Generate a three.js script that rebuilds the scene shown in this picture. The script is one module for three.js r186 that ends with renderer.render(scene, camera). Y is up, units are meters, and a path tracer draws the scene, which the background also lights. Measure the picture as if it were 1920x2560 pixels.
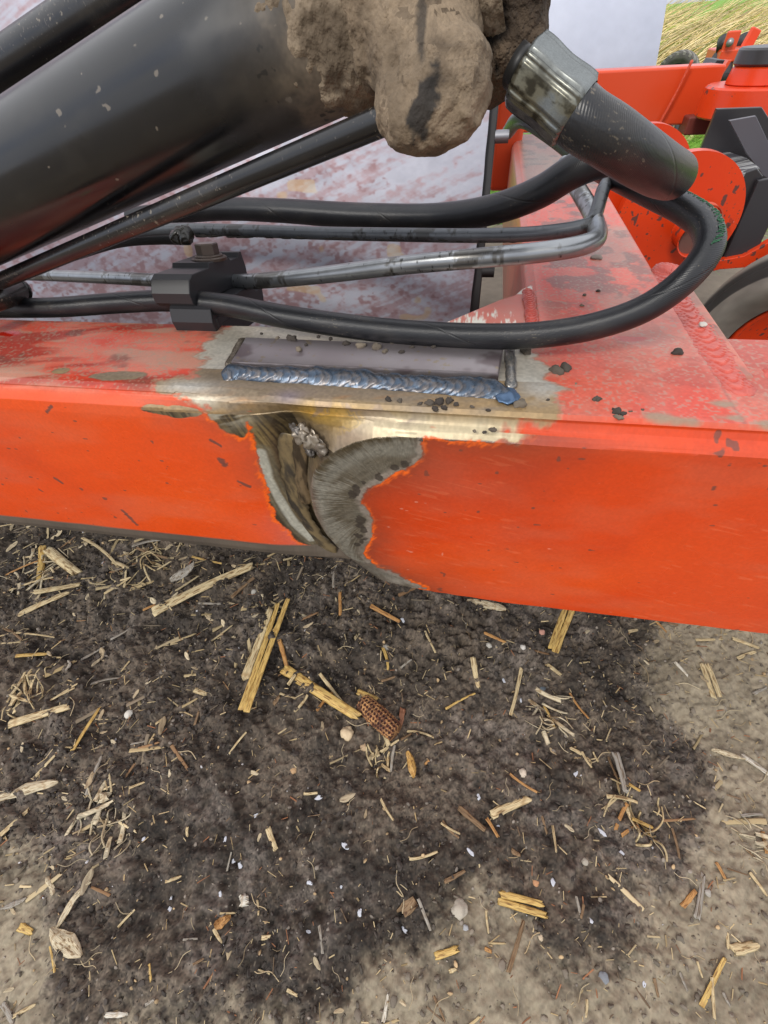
import * as THREE from 'three';
import { mergeGeometries, toCreasedNormals, mergeVertices } from 'three/addons/utils/BufferGeometryUtils.js';
import { MarchingCubes } from 'three/addons/objects/MarchingCubes.js';
import { RoundedBoxGeometry } from 'three/addons/geometries/RoundedBoxGeometry.js';

// ---------------------------------------------------------------- camera, sky, sun, exposure
const scene = new THREE.Scene();
const camera = new THREE.PerspectiveCamera(97.626, 0.75, 0.02, 400);
{
  const m = new THREE.Matrix4().makeBasis(
    new THREE.Vector3(.98325, -.05598, -.17342), new THREE.Vector3(-.09041, .67641, -.73095), new THREE.Vector3(.15822, .73439, .66003));
  camera.quaternion.setFromRotationMatrix(m);
  camera.position.set(0, .70, .31);
  scene.add(camera);
}
const SUN_DIR = new THREE.Vector3(-.34, .66, .66).normalize();
const SKY_GAIN = 1.0, SUN_GAIN = 1.5, EXPOSURE = 1.15;

// ---------------------------------------------------------------- noise and small maths
function rng(seed) { let s = seed >>> 0; return () => { s = (s + 0x6d2b79f5) >>> 0; let t = Math.imul(s ^ (s >>> 15), 1 | s); t = (t + Math.imul(t ^ (t >>> 7), 61 | t)) ^ t; return ((t ^ (t >>> 14)) >>> 0) / 4294967296; }; }
const PERM = new Uint8Array(512), GRAD = new Float32Array(256);
{ const r = rng(77); const p = [...Array(256).keys()]; for (let i = 255; i > 0; i--) { const j = Math.floor(r() * (i + 1)); [p[i], p[j]] = [p[j], p[i]]; } for (let i = 0; i < 512; i++) PERM[i] = p[i & 255]; for (let i = 0; i < 256; i++) GRAD[i] = r() * 2 - 1; }
function vnoise(x, y, s = 0) {
  const xi = Math.floor(x), yi = Math.floor(y), fx = x - xi, fy = y - yi;
  const u = fx * fx * fx * (fx * (fx * 6 - 15) + 10), v = fy * fy * fy * (fy * (fy * 6 - 15) + 10);
  const X = xi & 255, Y = (yi + s * 37) & 255, X1 = (X + 1) & 255, Y1 = (Y + 1) & 255;
  const a = GRAD[PERM[PERM[X] + Y]], b = GRAD[PERM[PERM[X1] + Y]], c = GRAD[PERM[PERM[X] + Y1]], d = GRAD[PERM[PERM[X1] + Y1]];
  return a + (b - a) * u + (c - a) * v + (a - b - c + d) * u * v;
}
function fbm(x, y, o = 4, s = 0) { let t = 0, a = .5, n = 0; for (let i = 0; i < o; i++) { t += a * vnoise(x, y, s + i * 5); n += a; a *= .5; x = x * 2.03 + 11.3; y = y * 2.03 + 5.7; } return t / n; }
const clamp = (x, a = 0, b = 1) => (x < a ? a : x > b ? b : x);
const sstep = (a, b, x) => { const t = clamp((x - a) / (b - a)); return t * t * (3 - 2 * t); };
const lerp = (a, b, t) => a + (b - a) * t;
const mix = (a, b, t) => [a[0] + (b[0] - a[0]) * t, a[1] + (b[1] - a[1]) * t, a[2] + (b[2] - a[2]) * t];
const mul = (a, k) => [a[0] * k, a[1] * k, a[2] * k];
function segDist(x, y, a, b) { const dx = b[0] - a[0], dy = b[1] - a[1], t = clamp(((x - a[0]) * dx + (y - a[1]) * dy) / (dx * dx + dy * dy + 1e-12)); const ex = x - a[0] - dx * t, ey = y - a[1] - dy * t; return Math.sqrt(ex * ex + ey * ey); }
function lineDist(x, y, pts) { let d = 1e9; for (let i = 0; i + 1 < pts.length; i++) d = Math.min(d, segDist(x, y, pts[i], pts[i + 1])); return d; }
function polyDist(x, y, pts) { // negative inside
  let d = 1e9, inside = false;
  for (let i = 0, j = pts.length - 1; i < pts.length; j = i++) {
    d = Math.min(d, segDist(x, y, pts[j], pts[i]));
    if ((pts[i][1] > y) !== (pts[j][1] > y) && x < (pts[j][0] - pts[i][0]) * (y - pts[i][1]) / (pts[j][1] - pts[i][1]) + pts[i][0]) inside = !inside;
  }
  return inside ? -d : d;
}
const V3 = (p) => new THREE.Vector3(p[0], p[1], p[2]);

// ---------------------------------------------------------------- textures (computed)
const enc = (v) => Math.round(255 * (v <= .0031308 ? 12.92 * Math.max(v, 0) : 1.055 * Math.pow(Math.min(v, 1), 1 / 2.4) - .055));
function tex(w, h, fn, srgb = true, wrap = THREE.RepeatWrapping) {
  const d = new Uint8Array(w * h * 4);
  for (let j = 0; j < h; j++) for (let i = 0; i < w; i++) {
    const c = fn((i + .5) / w, (j + .5) / h), k = (j * w + i) * 4;
    if (srgb) { d[k] = enc(c[0]); d[k + 1] = enc(c[1]); d[k + 2] = enc(c[2]); }
    else { d[k] = clamp(c[0]) * 255; d[k + 1] = clamp(c[1]) * 255; d[k + 2] = clamp(c[2]) * 255; }
    d[k + 3] = 255;
  }
  const t = new THREE.DataTexture(d, w, h); t.magFilter = THREE.LinearFilter; t.minFilter = THREE.LinearMipmapLinearFilter; t.generateMipmaps = true;
  t.wrapS = t.wrapT = wrap; if (srgb) t.colorSpace = THREE.SRGBColorSpace; t.needsUpdate = true; return t;
}
const rgb = (r, g, b) => new THREE.Color().setRGB(r, g, b);
const mat = (c, o = {}) => new THREE.MeshStandardMaterial({ color: Array.isArray(c) ? rgb(...c) : c, roughness: .6, metalness: 0, side: THREE.DoubleSide, ...o });
// noise that closes on itself over a unit square
const tnoise = (u, v, f, o, s) => { const a = fbm(u * f, v * f, o, s), b = fbm((u - 1) * f, v * f, o, s), c = fbm(u * f, (v - 1) * f, o, s), d = fbm((u - 1) * f, (v - 1) * f, o, s); const x = sstep(0, 1, u), y = sstep(0, 1, v); return (a * (1 - x) + b * x) * (1 - y) + (c * (1 - x) + d * x) * y; };

// bright broken cloud, a little bluer towards the top of the sky
{
  const w = 512, h = 256, d = new Float32Array(w * h * 4);
  for (let j = 0; j < h; j++) for (let i = 0; i < w; i++) {
    const el = ((j + .5) / h - .5) * Math.PI, az = (i + .5) / w * 2 * Math.PI, k = (j * w + i) * 4;
    const X = Math.cos(el) * Math.cos(az), Y = Math.sin(el), Z = Math.cos(el) * Math.sin(az);
    const hgt = Math.max(Y, 0.02), cl = .5 + .5 * fbm(X / (hgt + .35) * 1.3 + 3, Z / (hgt + .35) * 1.3, 5, 3);
    const c = mix([.66, .76, .98], [1.02, 1.03, 1.07], sstep(.22, .50, cl));
    const g = SKY_GAIN * lerp(.85, 1.15, sstep(0, .8, Y)) * (Y < -.02 ? .45 : 1);
    d[k] = c[0] * g; d[k + 1] = c[1] * g; d[k + 2] = c[2] * g; d[k + 3] = 1;
  }
  const t = new THREE.DataTexture(d, w, h, THREE.RGBAFormat, THREE.FloatType); t.mapping = THREE.EquirectangularReflectionMapping; t.magFilter = THREE.LinearFilter; t.needsUpdate = true;
  scene.background = t; scene.environment = t;
}
const sun = new THREE.DirectionalLight(rgb(1, .95, .87), SUN_GAIN);
sun.position.copy(SUN_DIR).multiplyScalar(6); sun.castShadow = true; sun.shadow.radius = 24; sun.shadow.mapSize.set(2048, 2048);
Object.assign(sun.shadow.camera, { left: -3, right: 3, top: 3, bottom: -3, near: .1, far: 20 }); scene.add(sun, sun.target);

// ---------------------------------------------------------------- object helpers
const used = new Map();
function numbered(n) { const k = used.get(n) || 0; used.set(n, k + 1); return k ? n + '_' + String(k).padStart(3, '0') : n; }
function tag(o, label, category, group, kind) { if (label) o.userData.label = label; if (category) o.userData.category = category; if (group) o.userData.group = group; if (kind) o.userData.kind = kind; return o; }
function group(name, [x, y, z], label, category, grp) { const g = new THREE.Group(); g.name = numbered(name); g.position.set(x, y, z); tag(g, label, category, grp); scene.add(g); return g; }
// geometry is given in world metres; a child of a moved group is shifted back
function part(name, geo, m, parent, label) {
  const o = new THREE.Mesh(geo, m); o.name = parent ? name : numbered(name); o.castShadow = o.receiveShadow = true;
  if (parent) { let p = parent; const off = new THREE.Vector3(); while (p && p !== scene) { off.add(p.position); p = p.parent; } o.position.sub(off); parent.add(o); } else scene.add(o);
  if (label) o.userData.label = label; return o;
}
function boxUV(g, s = 1) { // uv in metres from the dominant normal
  const p = g.attributes.position, n = g.attributes.normal, uv = new Float32Array(p.count * 2);
  for (let i = 0; i < p.count; i++) { const ax = Math.abs(n.getX(i)), ay = Math.abs(n.getY(i)), az = Math.abs(n.getZ(i));
    const [u, v] = ay >= ax && ay >= az ? [p.getX(i), p.getZ(i)] : ax >= az ? [p.getZ(i), p.getY(i)] : [p.getX(i), p.getY(i)]; uv[i * 2] = u * s; uv[i * 2 + 1] = v * s; }
  g.setAttribute('uv', new THREE.BufferAttribute(uv, 2)); return g;
}
function box(w, h, d, r, [x, y, z], turn) { const g = new RoundedBoxGeometry(w, h, d, 3, Math.min(r, w / 2.01, h / 2.01, d / 2.01)); boxUV(g); if (turn) g.applyMatrix4(new THREE.Matrix4().makeRotationFromEuler(new THREE.Euler(...turn))); g.translate(x, y, z); return g; }
function faceUV(g) { // the same, one choice per triangle, so that no triangle straddles two projections
  const q = g.index ? g.toNonIndexed() : g, p = q.attributes.position, n = q.attributes.normal, uv = new Float32Array(p.count * 2);
  for (let i = 0; i < p.count; i += 3) { const s = [0, 0, 0]; for (let k = 0; k < 3; k++) { s[0] += n.getX(i + k); s[1] += n.getY(i + k); s[2] += n.getZ(i + k); } const [ax, ay, az] = s.map(Math.abs);
    for (let k = 0; k < 3; k++) { const j = i + k, [u, v] = ay >= ax && ay >= az ? [p.getX(j), p.getZ(j)] : ax >= az ? [p.getZ(j), p.getY(j)] : [p.getX(j), p.getY(j)]; uv[j * 2] = u; uv[j * 2 + 1] = v; } }
  q.setAttribute('uv', new THREE.BufferAttribute(uv, 2)); return q;
}
// tube along points, uv in metres
function tube(pts, r, seg = 160, rad = 20, closed = false, tension = .5) {
  const c = new THREE.CatmullRomCurve3(pts.map(V3), closed, 'centripetal', tension), g = new THREE.TubeGeometry(c, seg, r, rad, closed), L = c.getLength(), uv = g.attributes.uv;
  for (let i = 0; i < uv.count; i++) uv.setXY(i, uv.getX(i) * L, uv.getY(i) * 2 * Math.PI * r);
  return g;
}
// solid between two points, profile as [distance along, radius]
function lathe(a, b, prof, seg = 40) {
  const A = V3(a), B = V3(b), d = B.clone().sub(A), L = d.length(); d.normalize();
  const g = new THREE.LatheGeometry(prof.map(([t, r]) => new THREE.Vector2(Math.max(r, 1e-4), t <= 1 && t >= 0 ? t * L : t)), seg);
  g.applyQuaternion(new THREE.Quaternion().setFromUnitVectors(new THREE.Vector3(0, 1, 0), d)); g.translate(A.x, A.y, A.z); return g;
}
// plate cut to an outline given in world points (they lie on one plane), with a thickness along the normal n
function plate(pts, n, thick, bevel = .001) {
  const N = V3(n).normalize(), o = V3(pts[0]), u = new THREE.Vector3(), P = pts.map(V3);
  u.copy(P[1]).sub(o).normalize(); u.sub(N.clone().multiplyScalar(u.dot(N))).normalize(); const v = N.clone().cross(u);
  const sh = new THREE.Shape(P.map((p) => { const q = p.clone().sub(o); return new THREE.Vector2(q.dot(u), q.dot(v)); }));
  const g = new THREE.ExtrudeGeometry(sh, { depth: thick - 2 * bevel, bevelEnabled: bevel > 0, bevelSize: bevel, bevelOffset: -bevel, bevelThickness: bevel, bevelSegments: 2, curveSegments: 24 });
  g.translate(0, 0, bevel - thick); g.applyMatrix4(new THREE.Matrix4().makeBasis(u, v, N)); g.translate(o.x, o.y, o.z); return g;
}
// irregular stone or crumb, flat underneath
function lump(r, seed, flat = .6, detail = 2, rough = .35) {
  const g = mergeVertices(new THREE.IcosahedronGeometry(1, detail).deleteAttribute('normal').deleteAttribute('uv')), p = g.attributes.position, k = rng(seed)() * 90;
  for (let i = 0; i < p.count; i++) { const x = p.getX(i), y = p.getY(i), z = p.getZ(i); const n = 1 + rough * (fbm(x * 1.4 + k, y * 1.4 + z * 1.1 + k, 3) + .5 * vnoise(z * 3 + k, x * 3)); p.setXYZ(i, x * n * r, Math.max(y * n * flat, -.25) * r, z * n * r); }
  g.computeVertexNormals(); return g;
}
// ---------------------------------------------------------------- the setting: soil, field, road
const wetEdge = [[-2, -1.2], [.7, -1.2], [.62, -.4], [.3341, -.1348], [.2956, -.0284], [.3109, .0345], [.3412, .0823], [.3301, .1358], [.3092, .1734], [.2729, .2151], [.2381, .2095], [.2194, .2428], [.2275, .2727], [.1867, .2931], [.168, .3123], [.1502, .2996], [.1324, .2687], [.0869, .2585], [.0444, .2583], [.0276, .2871], [.0226, .332], [.0067, .3474], [-.0259, .3374], [-.064, .331], [-.0659, .3635], [-.0789, .3839], [-.1354, .4029], [-.1994, .4028], [-.2501, .4238], [-.2996, .4209], [-.3483, .4504], [-.3936, .416], [-.4302, .3745], [-.4404, .33], [-.5605, .3164], [-.6647, .3158], [-2, .1]];
function wetness(x, z) { // 1 damp, 0 dry
  const d = polyDist(x, z, wetEdge) + .030 * fbm(x * 11, z * 11, 4, 2) + .020 * fbm(x * 48, z * 48, 3, 4) + .010 * fbm(x * 170, z * 170, 2, 5);
  return sstep(.036, -.010, d);
}
const H_NEAR = (x, z) => .012 * fbm(x * 4.5 + 2, z * 4.5, 3, 1);
function soilHeight(x, z) {
  const w = sstep(.06, -.05, polyDist(x, z, wetEdge)), e = sstep(1.45, 1.2, Math.max(Math.abs(x + .1) * .98, Math.abs(z) * 1.6));
  const clod = Math.max(0, fbm(x * 30 + 9, z * 30, 4, 6) + .12), rough = sstep(-.2, .35, fbm(x * 3.1 + 7, z * 3.1, 2, 9));
  const tyre = Math.max(0, fbm(x * 9 + z * 3, z * 22 - x * 2, 3, 21));
  return (H_NEAR(x, z) + clod * .026 * (.18 + .82 * w * (.35 + .65 * rough)) - tyre * .012 * w + .0100 * w * Math.max(0, fbm(x * 62, z * 62, 4, 31) - .03) - .0075 * w * sstep(.045, .0, Math.abs(fbm(x * 13, z * 17, 4, 41))) * sstep(-.1, .25, fbm(x * 5, z * 5, 2, 44)) + (.0068 * fbm(x * 110, z * 110, 3, 8)) * (.45 + .55 * w) + .0026 * vnoise(x * 210, z * 210, 11)) * e - .016 * (1 - e);
}
{
  const X0 = -1.5, X1 = 1.15, Z0 = -.86, Z1 = .80, W = 2048, H = 1280;
  const map = tex(W, H, (u, v) => {
    const x = lerp(X0, X1, u), z = lerp(Z0, Z1, v), w = wetness(x, z);
    const a = fbm(x * 7, z * 7, 4, 3), b = fbm(x * 40, z * 40, 4, 5), c = vnoise(x * 240, z * 240, 7), e = vnoise(x * 560, z * 560, 12);
    let wet = mix([.033, .0245, .0175], [.092, .071, .052], sstep(-.45, .5, a + .45 * b));
    wet = mix(wet, [.125, .104, .088], .62 * sstep(.05, .45, fbm(x * 9 + 31, z * 9, 4, 14)) * sstep(-.3, .2, fbm(x * 60, z * 60, 3, 24))); wet = mix(wet, [.017, .013, .010], .6 * sstep(.08, .4, fbm(x * 26 + 3, z * 26, 4, 34)));
    let dry = mix([.185, .152, .105], [.262, .220, .156], sstep(-.5, .5, a * .6 + b * .7));
    let col = mix(dry, wet, w);
    const h = vnoise(x * 780, z * 780, 19); col = mul(col, Math.max(.25, 1 + (.18 + .22 * w) * c + (.14 + .30 * w) * e + (.10 + .42 * w) * h + (.14 + .16 * w) * b));
    const red = sstep(.25, .5, fbm(x * 16 + 4, z * 16, 3, 17)) * sstep(-.05, -.2, z) * sstep(-.35, -.5, -Math.abs(x + .75) + .05) * 0 + .0;
    if (e > .86) col = mix(col, [.22, .18, .13], .5);
    return mix(col, [.10, .02, .02], red);
  }, true, THREE.ClampToEdgeWrapping);
  const bump = tex(1024, 1024, (u, v) => { const n = .5 + .3 * tnoise(u, v, 24, 4, 4) + .22 * tnoise(u, v, 110, 2, 6); return [n, n, n]; }, false);
  bump.repeat.set((X1 - X0) / .55, (Z1 - Z0) / .55);
  const nx = 980, nz = 610, pos = new Float32Array(nx * nz * 3), uv = new Float32Array(nx * nz * 2), idx = [];
  for (let j = 0; j < nz; j++) for (let i = 0; i < nx; i++) { const k = j * nx + i, u = i / (nx - 1), v = j / (nz - 1), x = lerp(X0, X1, u), z = lerp(Z0, Z1, v); pos[k * 3] = x; pos[k * 3 + 1] = soilHeight(x, z); pos[k * 3 + 2] = z; uv[k * 2] = u; uv[k * 2 + 1] = v; if (i < nx - 1 && j < nz - 1) idx.push(k, k + nx, k + 1, k + 1, k + nx, k + nx + 1); }
  const g = new THREE.BufferGeometry(); g.setAttribute('position', new THREE.BufferAttribute(pos, 3)); g.setAttribute('uv', new THREE.BufferAttribute(uv, 2)); g.setIndex(idx); g.computeVertexNormals();
  tag(part('ground', g, mat([1, 1, 1], { map, bumpMap: bump, bumpScale: .0030, roughness: .88 })), 'bare dark soil with drier tan edges below the red beam', null, null, 'structure');
}
const farSoil = tex(512, 512, (u, v) => mul(mix([.12, .098, .075], [.24, .20, .15], .5 + .5 * tnoise(u, v, 8, 5, 3)), 1 + .2 * tnoise(u, v, 60, 2, 5)));
{
  const g = new THREE.PlaneGeometry(200, 102.4, 1, 1).rotateX(-Math.PI / 2).translate(0, -.024, 48.8), m = farSoil.clone(); m.repeat.set(150, 78); m.needsUpdate = true;
  tag(part('soil_verge', g, mat([1, 1, 1], { map: m, roughness: .95 })), 'dry bare soil strip around the machine', null, null, 'structure');
  const gt = tex(512, 512, (u, v) => mix([.10, .24, .015], [.24, .42, .05], .5 + .5 * tnoise(u, v, 14, 5, 8)));
  gt.repeat.set(120, 80);
  const f = new THREE.PlaneGeometry(600, 350, 1, 1).rotateX(-Math.PI / 2).translate(60, -.032, -177);
  tag(part('field', f, mat([1, 1, 1], { map: gt, roughness: .95 })), 'bright green field stretching away behind the machine', null, null, 'structure');
  const gr = tex(512, 512, (u, v) => mul(mix([.42, .38, .33], [.70, .66, .60], .5 + .5 * tnoise(u, v, 40, 4, 2)), 1)); gr.repeat.set(80, 2);
  const rd = new THREE.PlaneGeometry(300, 5.5, 1, 1).rotateX(-Math.PI / 2).rotateY(.10).translate(30, -.02, -27);
  tag(part('gravel_road', rd, mat([1, 1, 1], { map: gr, roughness: .95 })), 'pale gravel road crossing behind the tall dry grass', null, null, 'structure');
}
// blades of grass: thin bent three-sided strips
function bladeGeo(h, w, bend) { const g = new THREE.BufferGeometry(), p = [], idx = [], n = 5; for (let i = 0; i <= n; i++) { const t = i / n, y = h * t * (1 - .12 * bend * t), x = bend * h * t * t * .55, ww = w * (1 - t * .85) / 2; p.push(x - ww, y, 0, x + ww, y, 0, x, y, ww * .7); if (i < n) for (let s = 0; s < 3; s++) { const a = i * 3 + s, b = i * 3 + (s + 1) % 3; idx.push(a, b, a + 3, b, b + 3, a + 3); } } g.setAttribute('position', new THREE.Float32BufferAttribute(p, 3)); g.setIndex(idx); g.computeVertexNormals(); return g; }
function scatter(name, geo, m, n, fn) { const im = new THREE.InstancedMesh(geo, m, n), M = new THREE.Matrix4(), q = new THREE.Quaternion(), e = new THREE.Euler(), c = new THREE.Color(); for (let i = 0; i < n; i++) { const s = fn(i); e.set(...s.rot); q.setFromEuler(e); M.compose(V3(s.pos), q, V3(s.scale)); im.setMatrixAt(i, M); c.setRGB(...s.color); im.setColorAt(i, c); } im.name = numbered(name); im.castShadow = im.receiveShadow = true; im.userData.kind = 'stuff'; scene.add(im); return im; }
{
  const r = rng(5), gm = mat([1, 1, 1], { roughness: .7 });
  const tall = scatter('tall_dry_grass', bladeGeo(1, .030, .9), gm, 8500, () => {
    const z = -(4.4 + 13 * Math.pow(r(), 1.5)), x = 1.2 + r() * (3 - z * .95), thin = fbm(x * .8, z * .8, 3, 5), h = (.55 + .5 * r()) * (thin < -.16 ? .45 : 1) * (1 + .028 * (-z - 6)), k = r();
    return { pos: [x, -.03, z], rot: [(r() - .5) * .3, (r() - .5) * 1.0, -.25 - .35 * r()], scale: [.7 + 1.1 * r(), h, 1], color: mul(k < .16 ? [.42, .46, .10] : mix([.66, .49, .20], [.95, .78, .44], r()), .55 + .80 * r()) };
  });
  tag(tall, 'tall dry straw-coloured grass leaning over behind the machine', 'grass');
  const lawn = scatter('short_green_grass', bladeGeo(1, .01, .7), gm, 14000, () => { const z = -(2.35 + 5.5 * Math.pow(r(), 1.5)), x = .1 + r() * (1.6 - z * .9); return { pos: [x, -.034, z], rot: [(r() - .5) * .5, r() * 6.28, (r() - .5) * .7], scale: [1 + r(), .05 + .07 * r(), 1], color: mix([.10, .30, .015], [.30, .55, .06], r()) }; });
  tag(lawn, 'short bright green grass seen through the gaps of the frame', 'grass');
}
// ---------------------------------------------------------------- the red welded beam
const YT = .4768, RED = [.70, .070, .006];
// places on the beam as [x, q]: q runs back to front over the top (negative) and then down the front face
const bare = [[-.2685, -.1702], [-.1768, -.1904], [-.0779, -.1899], [.0479, -.1409], [.0622, -.1134], [.0695, -.0808], [.0786, -.0423], [.0713, -.0098], [.0433, .0059], [-.033, .0068], [-.0355, .0284], [-.0495, .0463], [-.0718, .0579], [-.0926, .081], [-.0981, .0951], [-.0873, .1231], [-.0925, .1496], [-.1049, .1825], [-.0949, .2047], [-.0617, .2203], [-.0296, .2438], [-.0627, .2545], [-.1143, .2393], [-.1381, .2176], [-.1628, .2085], [-.191, .197], [-.2088, .1583], [-.2109, .1008], [-.206, .0437], [-.2032, .0093], [-.2157, .0309], [-.2293, .0236], [-.2427, .0065], [-.2454, -.001], [-.2923, -.0198], [-.304, -.0366], [-.2683, -.0469], [-.2762, -.0857], [-.2794, -.107]];
const seam = [[-.1587, .0033], [-.1676, .0342], [-.173, .0774], [-.1728, .1235], [-.1627, .1639], [-.1437, .2019], [-.1239, .2296]];
const crest = [[-.0232, .0065], [-.055, .007], [-.0771, .0098], [-.0963, .0168], [-.115, .0287], [-.132, .0441], [-.1442, .0621], [-.1545, .0929], [-.1569, .1313], [-.1488, .1691], [-.131, .2029], [-.0829, .2394], [-.0286, .2473]];
const plateArea = [...crest, [.2, .262], [.9, .262], [.9, 0]];
const flap = [[-.1908, -.0057], [-.2079, .0088], [-.2091, .0699], [-.2038, .1377], [-.1806, .192], [-.1664, .1993], [-.1793, .1483], [-.1892, .097], [-.184, .0407], [-.1648, .0035]];
function dent(x, q) { // how far the front lies behind the plate's face
  if (q < -.02) return 0;
  const dp = polyDist(x, q, plateArea), ds = lineDist(x, q, seam);
  let d = 0;
  if (dp > 0) d = lerp(.0124 * sstep(0, .016, dp) + .0015 * sstep(0, .0015, dp), .0124, sstep(.05, .09, dp));
  const fade = sstep(-.018, .030, q);
  d += .013 * Math.exp(-Math.pow(ds / .017, 2)) * fade + .006 * Math.exp(-Math.pow(ds / .045, 2)) * fade * sstep(-.004, .004, dp);
  d -= .0030 * Math.exp(-Math.pow(ds / .0075, 2)) * fade * (1 + .35 * vnoise(q * 260, x * 260));
  return d + .0005 * fbm(x * 24, q * 24, 2, 3);
}
const RL = .024, RB = .022;
function skin(x, seg, t) { // world point of the tube's skin, seg 0 top, 1 upper corner, 2 front, 3 lower corner
  const w = sstep(-.30, -.12, x), wb = sstep(-.15, -.045, x);
  let L, Rr; const zl = -.0124;
  if (seg === 0) { L = [lerp(-.155, zl - RL, t), YT]; Rr = [lerp(-.155, -.0155, t), YT]; }
  if (seg === 1) { const a = t * Math.PI / 2; L = [zl - RL + RL * Math.sin(a), YT - RL + RL * Math.cos(a)]; const b = sstep(0, 1, t); Rr = [lerp(-.0155, -.0008 * (t > .97 ? 0 : 1), t), lerp(YT, .4622, t * t * .45 + t * .55) - .0012 * Math.sin(t * 9.4)]; }
  if (seg === 2) { L = [zl, lerp(YT - RL, .235 + RB, t)]; Rr = [0, lerp(.4622, .2087, t)]; }
  if (seg === 3) { const a = t * Math.PI / 2; L = [zl - RB + RB * Math.cos(a), .235 + RB - RB * Math.sin(a)]; Rr = [lerp(0, -.03, t), .2087]; }
  const ww = seg < 2 ? w : seg === 2 ? lerp(w, wb, t) : wb;
  const lz = L[0] + (seg >= 1 ? 0.0124 * 0 : 0);
  let z = lerp(lz, Rr[0], seg === 0 ? ww : ww), y = lerp(L[1], Rr[1], ww);
  const q = seg === 0 ? z : seg === 1 ? lerp(lerp(-.0364, -.0155, ww), lerp(.0094, 0, ww), t) : .4622 - y;
  if (seg >= 1) { const front = lerp(zl, 0, ww); let d = dent(x, q); if (seg === 2) z = -Math.max(d, 0); else if (seg === 1) z = lerp(z, z - front - d, sstep(.15, 1, t)); else z = z - front - dent(x, .4622 - y) * (1 - t); }
  if (seg === 0) y += .0006 * fbm(x * 14, z * 14, 3, 5) * sstep(-.155, -.13, z);
  return [x, y, z, q];
}
const crossTop = (x, z) => { const a = fbm(x * 12, z * 8, 5, 2), b = fbm(x * 40, z * 40, 4, 3), e = vnoise(x * 420, z * 420, 4), nr = sstep(-.30, -.10, z); let t = mix([.60, .050, .022], [.57, .100, .058], sstep(-.2, .35, a)); t = mix(t, [.34, .20, .15], (.6 - .35 * nr) * sstep(.05, .4, fbm(x * 18 + 4, z * 10, 4, 6))); t = mix(t, [.12, .07, .055], (.65 - .5 * nr) * sstep(.12, .42, b + .5 * a)); t = mix(t, [.57, .17, .125], .4 * nr * sstep(.0, .35, fbm(x * 16 - z * 9, z * 22, 4, 8))); t = mix(t, [.38, .035, .018], .6 * nr * sstep(.12, .34, fbm(x * 11 + 5, z * 24, 4, 9))); t = mix(t, [.20, .155, .115], .85 * sstep(-.62, -.86, z + .1 * a)); t = mix(t, [.055, .042, .034], .5 * sstep(.2, .5, b) * sstep(-.5, -.8, z)); t = mix(t, [.10, .06, .045], .85 * Math.exp(-Math.pow((x - .2120 + .002 * b) / .0016, 2)) * sstep(-.36, -.30, z)); t = mix(t, [.62, .15, .11], .8 * sstep(.018, .004, x - .064) * sstep(-.1, -.17, z) + .5 * sstep(.012, .002, Math.abs(.2145 - x))); t = mix(t, [.26, .21, .16], .5 * sstep(.35, .7, e)); return mul(t, 1 + .10 * e); };
const frame = group('implement_frame', [0, 0, -.08], 'red welded steel box beam with bare ground metal and a fresh weld patch', 'machine frame');
const TOPV = .30, CORV = .40, FRV = .92;
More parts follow.
